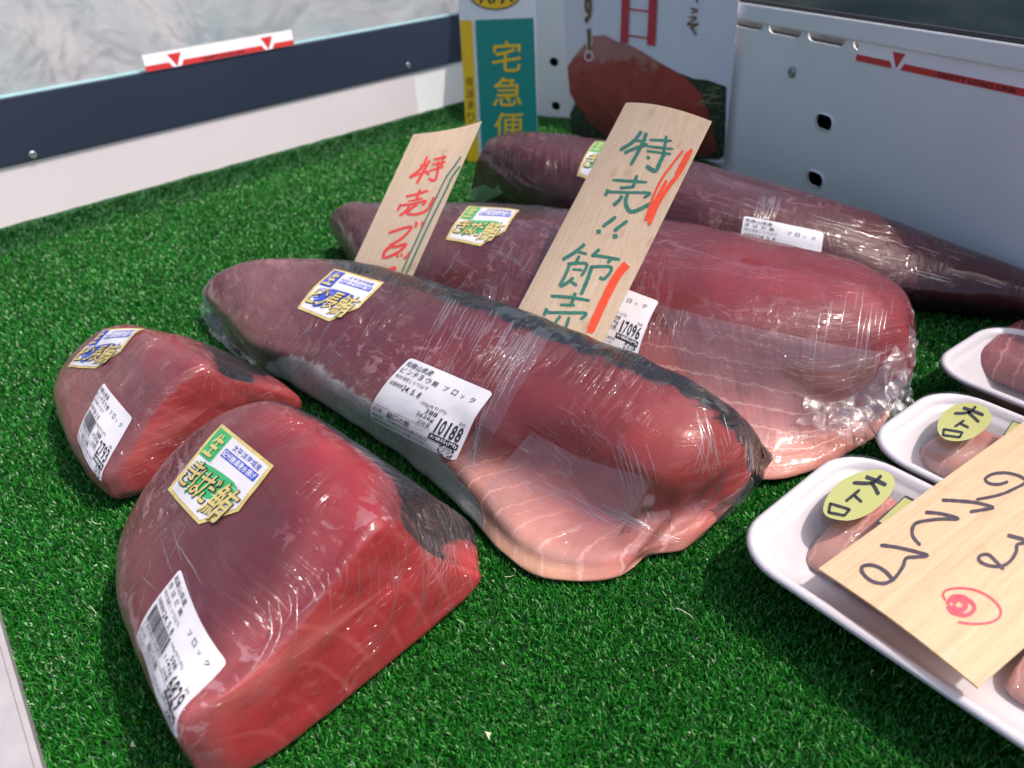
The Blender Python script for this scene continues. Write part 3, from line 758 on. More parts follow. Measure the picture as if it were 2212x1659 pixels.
# ---- labels and stickers
price_label(bodyA['surf'], TA, (391, 1229), (492, 1430), (390, 1598), (297, 1381), 'きはだ鮪', '6829', '1142g', '598', barcode=True)
brand_sticker(bodyA['surf'], TA, (481, 917), (593, 1008), (477, 1150), (364, 1059), True)
price_label(bodyB['surf'], TB, (226, 828), (288, 903), (222, 1042), (168, 948), 'ビンチョウ鮪', '2793', '720g', '388', barcode=True)
brand_sticker(bodyB['surf'], TB, (222, 716), (314, 712), (240, 788), (147, 794), False)
price_label(bodyC['surf'], TC, (887, 773), (1067, 849), (984, 997), (803, 906), 'ビンチョウ鮪', '10188', '2626g', '388')
brand_sticker(bodyC['surf'], TC, (723, 582), (830, 611), (750, 695), (643, 667), False)
price_label(bodyD['surf'], TD, (1262, 592), (1424, 652), (1376, 775), (1212, 705), 'きはだ鮪', '17096', '2859g', '598')
brand_sticker(bodyD['surf'], TD, (1013, 446), (1123, 455), (1074, 527), (963, 518), True)
price_label(bodyE['surf'], TE, (1607, 467), (1779, 503), (1766, 600), (1592, 560), 'きはだ鮪', '15200', '2541g', '598')
brand_sticker(bodyE['surf'], TE, (1287, 306), (1385, 318), (1345, 392), (1247, 380), True)

# ---- film creases
random.seed(11)
L = []
for k in range(34):                                   # front cut face of A, threads running down from the edge
    s = k / 33; x0 = 830 + s * 150 - 280 * max(0, .45 - s) * 2; y0 = 1118 + s * 60 + 250 * max(0, .45 - s) * 1.6
    ln2 = random.uniform(60, 260); L.append([(x0, y0), (x0 + random.uniform(-4, 14), y0 + ln2 * .5), (x0 - 12 - random.uniform(0, 26), y0 + ln2)])
for k in range(10):
    x0 = 900 + k * 12; L.append([(x0, 1130 + k * 11), (x0 + 18, 1190 + k * 10), (x0 + 8, 1260 + k * 4)])
for k in range(12):
    L.append([(300 + k * 8, 1180 + random.uniform(-60, 160)), (330 + k * 10, 1150 + random.uniform(-60, 160))])
creases(TA, bodyA['surf'], L, .00020, dash=(9, 26))
L = []
for k in range(26):
    x0 = 440 + k * 7.5; y0 = 790 + k * 3.4 + random.uniform(-6, 6); l2 = random.uniform(20, 75)
    L.append([(x0, y0), (x0 + 2, y0 + l2 * .5), (x0 - 6, y0 + l2)])
creases(TB, bodyB['surf'], L, .00018, dash=(8, 20))
L = []
for k in range(46):
    s = k / 45; x0 = 960 + s * 200 + random.uniform(-14, 14); y0 = 640 + s * 70 + random.uniform(-8, 30); l2 = random.uniform(40, 190)
    L.append([(x0, y0), (x0 - l2 * .28, y0 + l2 * .5), (x0 - l2 * .52, y0 + l2)])
for k in range(9): L.append([(1158 - k * 5, 712 + k * 2), (1110 - k * 6, 800), (1068 - k * 5, 880), (1010 + k * 2, 990 + k * 3)])
for k in range(22):
    x0 = 690 + random.uniform(-40, 60); y0 = 640 + k * 5; L.append([(x0, y0 + 40), (x0 - 30, y0 + 75), (x0 - 55, y0 + 120)])
for k in range(18):
    x0 = 1350 + random.uniform(-30, 60); y0 = 940 + random.uniform(0, 60); L.append([(x0, y0), (x0 + 20, y0 + 60), (x0 + 34, y0 + 140)])
for k in range(20):
    x0 = 1500 + random.uniform(0, 70); L.append([(x0, 880 + k * 5), (x0 + 14, 950 + k * 4), (x0 - 6, 1030 + k * 3)])
for k in range(22):
    x0 = 1130 + k * 11; y0 = 1030 + k * 4 + random.uniform(-8, 8); L.append([(x0, y0), (x0 + 70, y0 + 40), (x0 + 130 + random.uniform(0, 60), y0 + 88)])
creases(TC, bodyC['surf'], L, .00022)
L = []
for k in range(40):
    x0 = random.uniform(960, 1230); y0 = random.uniform(470, 620); a = random.choice((.5, .8, 2.2, 2.6)); l2 = random.uniform(30, 110)
    L.append([(x0, y0), (x0 + math.cos(a) * l2 * .5 + 4, y0 + math.sin(a) * l2 * .5), (x0 + math.cos(a) * l2, y0 + math.sin(a) * l2)])
for k in range(14):
    x0 = 1760 + random.uniform(0, 170); y0 = 640 + random.uniform(-30, 60); L.append([(x0, y0), (x0 - 12, y0 + 70), (x0 - 22, y0 + random.uniform(120, 190))])
for k in range(3): L.append([(1430, 520 + k * 29), (1560, 560 + k * 12), (1700, 600 + k * 12)])
creases(TD, bodyD['surf'], L, .00022)
L = []
for k in range(26):
    x0 = random.uniform(1480, 2180); yc = 366 + (x0 - 1570) * .32 + random.uniform(20, 100)
    L.append([(x0, yc), (x0 + random.uniform(30, 70), yc + 16), (x0 + random.uniform(80, 130), yc + 34)])
for k in range(14):
    x0 = 1640 + random.uniform(0, 50); L.append([(x0, 425), (x0 - 8, 455), (x0 - 20, 480)])
creases(TE, bodyE['surf'], L, .00026)

# ---- loose film
ed = [on(bodyD, 1962, 655), on(bodyD, 1962, 730), on(bodyD, 1950, 800), on(bodyD, 1900, 850), on(bodyD, 1855, 880), on(bodyD, 1800, 870)]
crumple('plastic_wrap', TD, ed, [Vector((.004, -.003, -.004)), Vector((.006, -.007, -.010)), Vector((.008, -.014, -.022)), Vector((.010, -.022, -.014)), Vector((.008, -.024, -.008)), Vector((-.004, -.020, -.008))], nu=110, nv=24, amp=.0060, freq=125)
ed = [on(bodyD, 1935, 745), on(bodyD, 1900, 800), on(bodyD, 1860, 845), on(bodyD, 1800, 870), on(bodyD, 1740, 860)]
crumple('plastic_wrap', TD, [e + Vector((0, 0, .001)) for e in ed], [Vector((.010, -.014, -.014)), Vector((.010, -.022, -.016)), Vector((.006, -.026, -.010)), Vector((-.002, -.024, -.006)), Vector((-.008, -.014, -.004))], nu=90, nv=20, amp=.0060, freq=110)
ed = [on(bodyC, 500, 580), on(bodyC, 462, 600), on(bodyC, 446, 625), on(bodyC, 450, 655), on(bodyC, 478, 710), on(bodyC, 520, 760), on(bodyC, 570, 795)]
crumple('plastic_wrap', TC, ed, [Vector((-.004, .006, .003)), Vector((-.008, .005, .001)), Vector((-.010, 0, -.004)), Vector((-.009, -.005, -.004)), Vector((-.006, -.008, -.006)), Vector((-.004, -.008, -.004)), Vector((0, -.005, -.002))], nu=70, nv=8, amp=.0026, freq=120)
ed = [on(bodyC, 1600, 900), on(bodyC, 1618, 950), on(bodyC, 1618, 1010), on(bodyC, 1590, 1060), on(bodyC, 1530, 1100)]
crumple('plastic_wrap', TC, ed, [Vector((.003, 0, -.002)), Vector((.003, -.001, -.003)), Vector((.003, -.002, -.003)), Vector((.002, -.003, -.003)), Vector((.001, -.003, -.003))], nu=60, nv=6, amp=.0015, freq=160)
e1 = [on(bodyE, 1066, 300), on(bodyE, 1060, 340), on(bodyE, 1070, 380), on(bodyE, 1090, 415)]
crumple('plastic_wrap', TE, e1, [G(1050, 330, .07) - e1[0], G(1030, 375, .04) - e1[1], G(1010, 425, .006) - e1[2], G(1035, 445, .004) - e1[3]], nu=60, nv=16, amp=.0022, freq=70, mat=M['sheetfilm'], flat=False, fall=False)

bridge(TC, bodyC, [(1150, 930), (1230, 975), (1310, 1005), (1400, 1030), (1490, 1060), (1540, 1080)], [(1040, 1060), (1100, 1150), (1190, 1205), (1290, 1215), (1400, 1180), (1480, 1150)])
bridge(TC, bodyC, [(1165, 705), (1105, 790), (1060, 870), (1010, 960), (985, 1020)], [(1195, 722), (1140, 812), (1090, 900), (1045, 985), (1015, 1045)], nv=5, seed=4.0)
bridge(TD, bodyD, [(1420, 660), (1540, 690), (1660, 715), (1780, 740), (1900, 760)], [(1540, 930), (1610, 960), (1690, 965), (1770, 940), (1840, 910)], seed=9.0)
# ------------------------------------------------------------------ handwritten veneer cards
def card_surface(bl, brr, tl, tr, bow, n=14, down=.35):
    """bilinear sheet with a cylindrical bow across its width; continues below the visible part"""
    V = []; nx = (brr - bl).cross(tl - bl).normalized()
    if nx.dot(CAM - bl) < 0: nx = -nx
    for j in range(n + 1):
        v = -down + (1 + down) * j / n
        for i in range(n + 1):
            u = i / n; p = bl.lerp(brr, u) * (1 - v) + tl.lerp(tr, u) * v
            V.append(p + nx * (bow * (1 - (2 * u - 1) ** 2)))
    F = [(j * (n + 1) + i, j * (n + 1) + i + 1, (j + 1) * (n + 1) + i + 1, (j + 1) * (n + 1) + i) for j in range(n) for i in range(n)]
    return V, F, nx
def thick_card(name, V, F, nx, mat, parent, th=.0006):
    n = len(V); V2 = list(V) + [v - nx * th for v in V]; F2 = list(F) + [tuple(i + n for i in f[::-1]) for f in F]
    k = int(math.sqrt(n)); b = [i for i in range(k)] + [k * (j + 1) - 1 for j in range(1, k)] + [k * k - 1 - i for i in range(1, k)] + [k * (k - 1 - j) for j in range(1, k - 1)]
    for i in range(len(b)):
        c, d = b[i], b[(i + 1) % len(b)]; F2.append((d, c, c + n, d + n))
    me = pymesh(name, V2, F2, False); return link(name, me, mat, parent)
def ink_on(surf, conv, strokes, name, mat, parent, lay=1, jag=.10, wk=1.0):
    polys = [ribbon([conv(*p) for p in pts], wd * wk, True, 7, jag) for pts, wd in strokes]
    def mp(x, y, l):
        p, n = surf.hit(x, y); return p + n * (.00016 + .00012 * l)
    return place(name, polys, mp, mat, parent, lay)
M['grn_ink'] = simple('green_marker', (.035, .17, .12), .6, var=.25, vscale=300)
M['red_ink'] = simple('red_marker', (.72, .055, .05), .6, var=.12, vscale=300)
M['ora_ink'] = simple('orange_red_marker', (.80, .075, .025), .6, var=.12, vscale=300)
M['pink_ink'] = simple('pink_red_marker', (.78, .06, .09), .6, var=.2, vscale=300)
M['blk_ink'] = simple('black_marker', (.05, .035, .05), .6, var=.35, vscale=260)

bl, br2, tl, tr = G(765, 565, .068), G(890, 597, .072), G(893, 290, .178), G(1040, 262, .188)
V, F, nx = card_surface(bl, br2, tl, tr, -.004)
T1 = thing('sale_card', 'narrow veneer card with red handwriting and two green lines, upright behind the middle loin', 'sign', bl, 'handwritten veneer sale cards')
M['wood1'] = wood_mat('pale_veneer', (.76, .58, .41), (.86, .70, .53), tl - bl)
thick_card('card', V, F, nx, M['wood1'], T1)
s1 = Surface(V, F); cv = lambda x, y: ((1350 + x / 2.37) * .5486, (450 + y / 2.37) * .5486)
ink_on(s1, cv, [([(790, 392), (735, 500), (622, 592)], 11), ([(812, 430), (760, 520), (690, 648)], 12), ([(722, 478), (800, 462)], 8), ([(625, 592), (700, 560), (812, 530)], 9),
 ([(852, 420), (972, 398)], 9), ([(945, 380), (918, 500)], 10), ([(836, 468), (962, 446)], 8), ([(806, 530), (942, 488)], 9), ([(895, 440), (880, 570), (850, 618), (800, 598)], 11), ([(782, 548), (812, 566)], 9),
 ([(590, 768), (690, 745), (800, 712)], 10), ([(722, 702), (690, 795)], 10), ([(612, 812), (752, 785)], 8), ([(545, 835), (512, 900)], 10), ([(545, 850), (660, 835), (775, 808), (740, 850)], 9),
 ([(625, 850), (590, 900), (530, 948)], 10), ([(700, 838), (650, 872), (602, 925), (690, 932), (780, 898), (825, 830), (852, 772)], 11),
 ([(430, 1108), (540, 1070), (640, 1050), (600, 1112), (520, 1180), (432, 1225)], 11), ([(692, 1002), (680, 1058)], 12), ([(752, 1000), (738, 1062)], 12),
 ([(440, 1240), (392, 1282), (376, 1348)], 13), ([(440, 1240), (510, 1232), (590, 1212), (540, 1272), (470, 1312), (395, 1342)], 12), ([(505, 1290), (515, 1338)], 9), ([(560, 1300), (545, 1325)], 9), ([(630, 1282), (605, 1320), (572, 1348)], 11),
 ([(372, 1455), (440, 1445), (492, 1432), (455, 1480)], 12)], 'red_writing', M['red_ink'], T1, wk=.5)
ink_on(s1, cv, [([(1105, 395), (1040, 490), (950, 620), (760, 1020), (545, 1490)], 6), ([(1097, 485), (1020, 590), (960, 720), (790, 1060), (588, 1505)], 7)], 'green_lines', M['grn_ink'], T1, 2, .03, wk=.55)

bl, br2, tl, tr = G(1120, 665, .078), G(1310, 722, .080), G(1352, 222, .205), G(1537, 262, .2125)
V, F, nx = card_surface(bl, br2, tl, tr, .006)
T2 = thing('sale_card', 'tall veneer card with dark green handwriting and thick red strokes, in the centre', 'sign', bl, 'handwritten veneer sale cards')
M['wood2'] = wood_mat('warm_veneer', (.76, .56, .38), (.86, .70, .52), tl - bl)
thick_card('card', V, F, nx, M['wood2'], T2)
s2 = Surface(V, F); cv = lambda x, y: ((2000 + x / 1.693) * .5486, (380 + y / 1.693) * .5486)
ink_on(s2, cv, [([(893, 232), (835, 302), (748, 358)], 9), ([(925, 242), (890, 330), (820, 458)], 9), ([(860, 296), (925, 292)], 6), ([(778, 376), (850, 345), (935, 318)], 8),
 ([(945, 288), (1095, 296)], 6), ([(1058, 262), (1040, 385)], 8), ([(932, 332), (1105, 350)], 6), ([(925, 362), (1090, 384)], 6), ([(1042, 385), (1015, 440), (985, 495), (922, 462)], 10), ([(928, 402), (948, 414)], 8),
 ([(700, 556), (930, 572)], 7), ([(862, 524), (835, 605)], 9), ([(748, 610), (845, 602)], 7), ([(668, 618), (652, 662)], 9), ([(664, 636), (800, 640), (945, 644), (905, 676)], 7),
 ([(762, 660), (745, 690), (705, 726)], 9), ([(800, 652), (786, 700), (800, 748), (832, 768), (900, 742), (1015, 684)], 10),
 ([(722, 802), (632, 868)], 9), ([(592, 902), (622, 900)], 11), ([(798, 828), (708, 898)], 9), ([(700, 932), (732, 934)], 11),
 ([(515, 984), (445, 1040), (366, 1088)], 9), ([(452, 1030), (530, 1052)], 7), ([(612, 1018), (560, 1068)], 9), ([(560, 1058), (650, 1070), (748, 1088)], 8), ([(478, 1062), (455, 1108)], 8), ([(690, 1085), (665, 1110)], 8),
 ([(398, 1116), (525, 1116), (490, 1200)], 8), ([(432, 1152), (498, 1158)], 6), ([(412, 1120), (385, 1190), (350, 1262), (400, 1240), (440, 1206)], 8), ([(420, 1232), (462, 1262)], 8),
 ([(548, 1136), (690, 1140), (645, 1215), (612, 1205)], 8), ([(560, 1136), (530, 1225), (488, 1322)], 10),
 ([(286, 1330), (420, 1340), (548, 1362)], 8), ([(452, 1308), (420, 1396)], 9), ([(350, 1388), (450, 1392)], 7), ([(262, 1412), (240, 1462)], 9), ([(262, 1440), (400, 1442), (520, 1446), (485, 1486)], 8), ([(352, 1462), (300, 1530)], 8), ([(410, 1470), (380, 1560)], 8)],
 'green_writing', M['grn_ink'], T2, wk=.85)
ink_on(s2, cv, [([(1168, 362), (1090, 462), (1022, 560), (975, 660), (915, 832)], 5), ([(1226, 352), (1150, 500), (1060, 620), (1000, 720), (940, 856)], 9), ([(1200, 370), (1120, 520)], 6), ([(1060, 560), (990, 690), (928, 825)], 7),
 ], 'red_stroke', M['ora_ink'], T2, 2, .05)
ink_on(s2, cv, [([(795, 1118), (730, 1195), (650, 1345), (545, 1575)], 18)], 'red_stroke', M['ora_ink'], T2, 2, .05)

# ---- right card lying over the trays
bl, br2, tl = G(1768, 1228, .047), G(2113, 1485, .046), None
cxd = (br2 - bl); cup = G(2212, 910, .050) - bl; cup = cup.normalized() * .30
cr2 = (G(2212, 1398, .048) - br2).normalized() * .30
V = []; n = 14
for j in range(n + 1):
    for i in range(n + 1):
        u, v = i / n, j / n; p = bl + cxd * u + (cup * (1 - u) + cr2 * u) * v; p.z += .0025 * math.sin(u * 3.14) ; V.append(p)
F = [(j * (n + 1) + i, j * (n + 1) + i + 1, (j + 1) * (n + 1) + i + 1, (j + 1) * (n + 1) + i) for j in range(n) for i in range(n)]
T3 = thing('sale_card', 'wide veneer card lying across the white trays, black handwriting and a red double circle', 'sign', bl, 'handwritten veneer sale cards')
M['wood3'] = wood_mat('yellow_veneer', (.70, .49, .30), (.80, .61, .40), cup, .7)
thick_card('card', V, F, Vector((0, 0, 1)), M['wood3'], T3, .0012)
s3 = Surface(V, F); cv3 = lambda x, y: ((3150 + x / 1.3277) * .5486, (1500 + y / 1.3277) * .5486)
ink_on(s3, cv3, [([(1088, 528), (1040, 542), (988, 536), (970, 512), (1010, 488), (1080, 482), (1150, 500), (1180, 530), (1120, 565), (1040, 598), (920, 622)], 6.5),
 ([(742, 624), (820, 628), (920, 638), (1008, 662), (960, 674), (888, 686)], 7.5), ([(655, 688), (740, 696), (828, 722), (730, 724), (628, 738), (592, 762), (590, 812), (630, 862)], 7.5),
 ([(420, 860), (520, 874), (665, 912), (610, 922), (556, 928), (538, 972), (495, 1032), (440, 1060), (372, 1046), (326, 1002), (330, 970), (385, 966), (445, 996), (492, 1050)], 8),
 ([(1085, 808), (1140, 822), (1215, 840)], 8.5), ([(1215, 845), (1140, 855), (1130, 895), (1098, 945), (1050, 970), (985, 966), (938, 942), (942, 915), (985, 910), (1025, 945), (1065, 988)], 7.5)],
 'black_writing', M['blk_ink'], T3)
ink_on(s3, cv3, [([(762, 1150), (748, 1118), (770, 1094), (840, 1084), (925, 1098), (1000, 1138), (1046, 1190), (1044, 1232), (1000, 1262), (915, 1272), (826, 1262)], 5)], 'red_circle', M['pink_ink'], T3)
ink_on(s3, cv3, [ ([(770, 1170), (796, 1132), (850, 1130), (902, 1165), (908, 1200), (866, 1226), (800, 1212), (772, 1176)], 9), ([(800, 1165), (830, 1140), (862, 1160), (858, 1192), (820, 1198), (792, 1178)], 12),
 ], 'red_circle', M['pink_ink'], T3)

# ------------------------------------------------------------------ trays
def rr_loop(w, h, r, n=8):
    out = []
    for cx, cy, a0 in ((w - r, r, -90), (w - r, h - r, 0), (r, h - r, 90), (r, r, 180)):
        for k in range(n + 1):
            a = math.radians(a0 + 90 * k / n); out.append((cx + r * math.cos(a), cy + r * math.sin(a)))
    return out
PROF = [(.034, .001), (.030, .0035), (.0075, .0285), (.0025, .0315), (0, .0332), (.0008, .0352), (.0030, .0362), (.0060, .0352), (.0080, .0318), (.0095, .0300), (.0125, .0290), (.0140, .0270), (.0300, .0095), (.0345, .0062), (.042, .0050)]
def make_tray(corner, e1, e2, w, h, label, zoff=0.0):
    T = thing('tray', label, 'tray', Vector((corner.x, corner.y, zoff)), 'white foam trays of tuna slices')
    V, F = [], []
    for ins, z in PROF:
        lp = rr_loop(w - 2 * ins, h - 2 * ins, max(.034 - ins, .008))
        V += [Vector((corner.x, corner.y, zoff + z)) + e1 * (p[0] + ins) + e2 * (p[1] + ins) for p in lp]
    k = len(lp)
    for a in range(len(PROF) - 1):
        for i in range(k): F.append((a * k + i, a * k + (i + 1) % k, (a + 1) * k + (i + 1) % k, (a + 1) * k + i))
    F.append(tuple(range((len(PROF) - 1) * k, len(PROF) * k))); F.append(tuple(reversed(range(k))))
    me = pymesh('tray_shell', V, F); o = link('tray_shell', me, M['foam'], T)
    me.polygons[-1].use_smooth = False; me.polygons[-2].use_smooth = False
    # film stretched over the rim
    lp = np.array(rr_loop(w - .002, h - .002, .029)) + .001; v2, f2 = fan_poly(lp, 10); cz = v2.mean(0)
    VV = []
    for p in v2:
        d = min(p[0], w - p[0], p[1], h - p[1]); q = Vector((corner.x, corner.y, zoff + .0363)) + e1 * p[0] + e2 * p[1]
        q.z -= .0016 * min(1, max(0, d) / .03) - .0005 * noise.noise(q * 60); VV.append(q)
    link('plastic_film', pymesh('plastic_film', VV, f2), M['film'], T)
    return T
e1 = (G(1830, 957, .035) - G(1562, 1174, .035)); w1 = e1.length; e1.normalize(); e1.z = 0
e2 = (G(2212, 1615, .035) - G(1700, 1268, .035)); e2.z = 0; e2.normalize()
c1 = G(1562, 1174, .035)
TR1 = make_tray(c1, e1, e2, w1, .205, 'front white foam tray of pale slices, its near corner in open view')
c2 = G(1845, 952, .035); w2v = G(2028, 824, .035) - c2; w2 = w2v.length; e1b = w2v.normalized(); e1b.z = 0
e2b = Vector((-e1b.y, e1b.x, 0)); e2b = -e2b if e2b.dot(e2) < 0 else e2b
TR2 = make_tray(c2 + e2b * .002, e1b, e2b, w2, .205, 'middle white foam tray partly under the wide veneer card')
c3 = G(1994, 789, .035); w3v = G(2150, 690, .035) - c3; w3 = w3v.length; e1c = w3v.normalized(); e1c.z = 0
e2c = Vector((-e1c.y, e1c.x, 0)); e2c = -e2c if e2c.dot(e2) < 0 else e2c
TR3 = make_tray(c3, e1c, e2c, w3, .205, 'rear white foam tray holding a dark red slice, at the right edge')

MS = fish_mat('raw_slice', .12, .5, .25, .0007)
def slab(label, ring, shifts, cols, marb=.8):
    base = [G(*p) for p in ring]; rings = []
    for dv_, sc in shifts: rings.append([Vector(p) + dv_ for p in base])
    n, k = len(rings), len(base)
    b = make_body(rings, colgrid(n, k, lambda i, j: cols[j % len(cols)]), colgrid(n, k, lambda i, j: 0), colgrid(n, k, lambda i, j: marb), colgrid(n, k, lambda i, j: .3),
                  colgrid(n, k, lambda i, j: 0), back=(.004, .006), nu=6, nv=6, lump=.0020, startcap=.0008, relax=2, name='slice')
    b['C'][:, 3] = 0; b['V'][:, 2] = np.maximum(b['V'][:, 2], .0058)
    me = b['me']; me.vertices.foreach_set('co', b['V'].ravel()); me.update()
    C = b['C']; nvt = len(b['V'])
    a = me.attributes.new('tint', 'FLOAT_COLOR', 'POINT'); a.data.foreach_set('color', np.concatenate([C[:, :3], np.ones((nvt, 1))], 1).astype(np.float32).ravel())
    a = me.attributes.new('mask', 'FLOAT_VECTOR', 'POINT'); a.data.foreach_set('vector', C[:, 3:6].astype(np.float32).ravel())
    a = me.attributes.new('flow', 'FLOAT_VECTOR', 'POINT'); a.data.foreach_set('vector', b['flow'].ravel())
    o = link('tuna_slice', me, MS); o['label'] = label; o['category'] = 'tuna slice'; o['group'] = 'raw tuna slices in the trays'
    return o
SP = (.62, .30, .24); SQ = (.52, .17, .14)
ring1 = [(1752, 1222, .006), (1762, 1185, .016), (1800, 1138, .024), (1872, 1092, .026), (1935, 1062, .020)]
slab('pale marbled slice in the front tray, beside its gold oval sticker', ring1, [(e2 * 0, 1), (e2 * .03, 1), (e2 * .07, 1), (e2 * .10, 1)], [SP, SP, SP, SQ, SQ])
slab('pink slice at the near end of the front tray, below the wide veneer card', ring1, [(e2 * .115, 1), (e2 * .14, 1), (e2 * .165, 1)], [SP, SP, SQ, SQ, SQ])
ring2 = [(1986, 1000, .006), (1990, 980, .016), (2030, 950, .023), (2085, 925, .025), (2125, 905, .018)]
slab('pale slice in the middle tray, beside its gold oval sticker', ring2, [(e2b * 0, 1), (e2b * .03, 1), (e2b * .07, 1), (e2b * .12, 1)], [SP, SP, SP, SQ, SQ])
ring3 = [(2106, 806, .006), (2108, 790, .018), (2135, 752, .030), (2180, 712, .032), (2215, 690, .022)]
slab('thick dark red slice in the rear tray', ring3, [(e2c * 0, 1), (e2c * .03, 1), (e2c * .06, 1), (e2c * .10, 1)], [(.30, .07, .07), (.30, .07, .07), (.26, .05, .055), (.22, .04, .045), (.2, .04, .045)], .6)

M['oval'] = simple('pale_gold_sticker', (.42, .42, .14), .32, metal=.25, coat=.5, var=.03, vscale=30, bump=.0004, bscale=40)
def flat_map(z0):
    def mp(x, y, l):
        p = G(x, y, z0); p.z += l * .00018; return p
    return mp
cz = lambda x, y: ((2410 + x / 1.0974) * .5486, (1512 + y / 1.0974) * .5486)
def oval(T, pts, glyphs, z0=.0385):
    mp = flat_map(z0)
    o = place('oval_sticker', [fan_poly(catmull(np.array([cv3(*p) for p in pts]), 4, True), 4)], mp, M['oval'], T, 0, True)
    polys = [ribbon([cz(*p) for p in q], wd, True, 6, .08) for q, wd in glyphs]
    place('lettering', polys, mp, M['ink'], o, 2); return o
oval(TR1, [(122, 660), (148, 595), (215, 525), (310, 478), (400, 463), (465, 480), (495, 520), (482, 575), (430, 640), (350, 700), (260, 729), (180, 722), (132, 700)],
     [([(1096, 402), (1140, 418), (1186, 438)], 8.5), ([(1164, 396), (1124, 428), (1040, 428)], 7.5), ([(1118, 424), (1136, 448), (1152, 480)], 8), ([(1070, 458), (1040, 484), (1010, 508)], 6.5), ([(1046, 482), (1080, 512)], 6), ([(944, 514), (936, 558)], 6), ([(944, 518), (1030, 544)], 6), ([(1028, 542), (1002, 572)], 6), ([(934, 556), (1006, 570)], 6)])
oval(TR2, [(718, 250), (732, 190), (782, 140), (850, 115), (920, 117), (975, 140), (1000, 185), (985, 232), (930, 280), (870, 308), (800, 314), (745, 296)],
     [([(1516, 104), (1560, 118), (1606, 136)], 7), ([(1572, 98), (1540, 124), (1478, 128)], 6), ([(1536, 120), (1560, 142), (1586, 166)], 6.5), ([(1522, 158), (1480, 186)], 5.5), ([(1504, 172), (1542, 190)], 5), ([(1434, 194), (1430, 226)], 5), ([(1432, 196), (1516, 210)], 5), ([(1515, 208), (1500, 234)], 5), ([(1430, 222), (1506, 232)], 5)])
for T, qd in ((TR1, [(395, 742), (552, 597), (640, 640), (490, 790)]), (TR2, [(1062, 282), (1112, 206), (1190, 235), (1140, 320)])):
    mp = flat_map(.0382); q = np.array([cv3(*p) for p in qd]); c = q.mean(0)
    o = place('small_label', [(q, [(0, 1, 2, 3)])], mp, M['ink'], T, 0); place('label_face', [(c + (q - c) * .86, [(0, 1, 2, 3)])], mp, M['oval'], o, 1)

# ---- scraps caught in the turf
V, F = [], []
for k in range(46):
    x_, y_ = random.uniform(-.35, .30), random.uniform(.17, .75); r_ = random.uniform(.0004, .0013) if k > 5 else random.uniform(.0016, .0026)
    b = len(V); c_ = Vector((x_, y_, .0008)); V += [c_ + Vector((random.uniform(-1, 1), random.uniform(-1, 1), random.uniform(-.3, 1))) * r_ for _ in range(6)]
    F += [(b, b + 1, b + 2), (b, b + 2, b + 3), (b + 3, b + 4, b + 5), (b + 1, b + 4, b + 2), (b + 2, b + 4, b + 5)]
for k in range(16):                                  # loose curled fibres
    x_, y_ = random.uniform(-.32, .28), random.uniform(.18, .6); a = random.uniform(0, 6.3); n_ = 9; b = len(V)
    for i in range(n_):
        a += random.uniform(-.1, .5); x_ += math.cos(a) * .0016; y_ += math.sin(a) * .0016
        V += [Vector((x_, y_, .0012)), Vector((x_ + .0002, y_ + .0002, .0014))]
    F += [(b + 2 * i, b + 2 * i + 1, b + 2 * i + 3, b + 2 * i + 2) for i in range(n_ - 1)]
o = link('turf_scraps', pymesh('turf_scraps', V, F, False), simple('scrap', (.55, .60, .42), .6, var=.3, vscale=40)); o['kind'] = 'stuff'
o['label'] = 'pale scraps and loose fibres caught in the turf'; o['category'] = 'debris'

# ------------------------------------------------------------------ display case
CASE = thing('display_case', 'grey and white display case around the turf with navy rail and slotted metal panel', 'display case', Vector((-.1, 1.0, 0)))
M['white_paint'] = simple('white_enamel', (.64, .58, .60), .35, coat=.2, var=.03, vscale=5, bump=.0002, bscale=20)
M['grey_paint'] = simple('grey_enamel', (.74, .745, .75), .38, coat=.15, var=.05, vscale=6, bump=.0002, bscale=30)
M['sticker_white'] = simple('sticker_white', (.88, .85, .88), .3, coat=.4, var=.01)
M['rail'] = simple('navy_plastic', (.020, .029, .052), .34, var=.12, vscale=4)
M['dark'] = simple('dark_cavity', (.012, .014, .022), .6)
M['metal'] = simple('screw_metal', (.35, .37, .40), .35, metal=.8)
M['edge'] = simple('glass_edge', (.45, .72, .74), .15, coat=1, var=.05)
M['clear'] = film_mat('case_glass', white=.04, rough=.01, bumpd=.00002, scale=3, gl=.0)
UP = Vector((0, 0, 1))
lw = lambda x, y: VP(x, y, LA, LB)
zb, zt = (lw(0, 370).z + lw(990, 127).z) / 2, (lw(0, 232).z + lw(990, 20).z) / 2
# left wall: white lower board, navy rail, glass
Lst = LA - ldir * .25; Llen = (LB - LA).length + .25
splitx = (lw(893, 160) - Lst).dot(ldir)
link('side_board', box_mesh('side_board', Lst - ln_ * .02 - UP * .02, ldir * splitx, ln_ * .02, UP * (zb + .02)), M['white_paint'], CASE)
link('corner_board', box_mesh('corner_board', Lst + ldir * (splitx + .001) - ln_ * .021 - UP * .02, ldir * (Llen - splitx + .06), ln_ * .02, UP * (zb + .02)), M['grey_paint'], CASE)
rail = link('side_rail', box_mesh('side_rail', Lst - ln_ * .022 + UP * zb, ldir * (Llen + .05), ln_ * .026, UP * (zt - zb), .0015), M['rail'], CASE)
link('glass_edge', box_mesh('glass_edge', Lst - ln_ * .012 + UP * (zt + .0005), ldir * (Llen + .05), ln_ * .007, UP * .0035), M['edge'], CASE)
link('glass_pane', box_mesh('glass_pane', Lst - ln_ * .011 + UP * (zt + .0045), ldir * (Llen + .05), ln_ * .005, UP * .26), M['clear'], CASE)
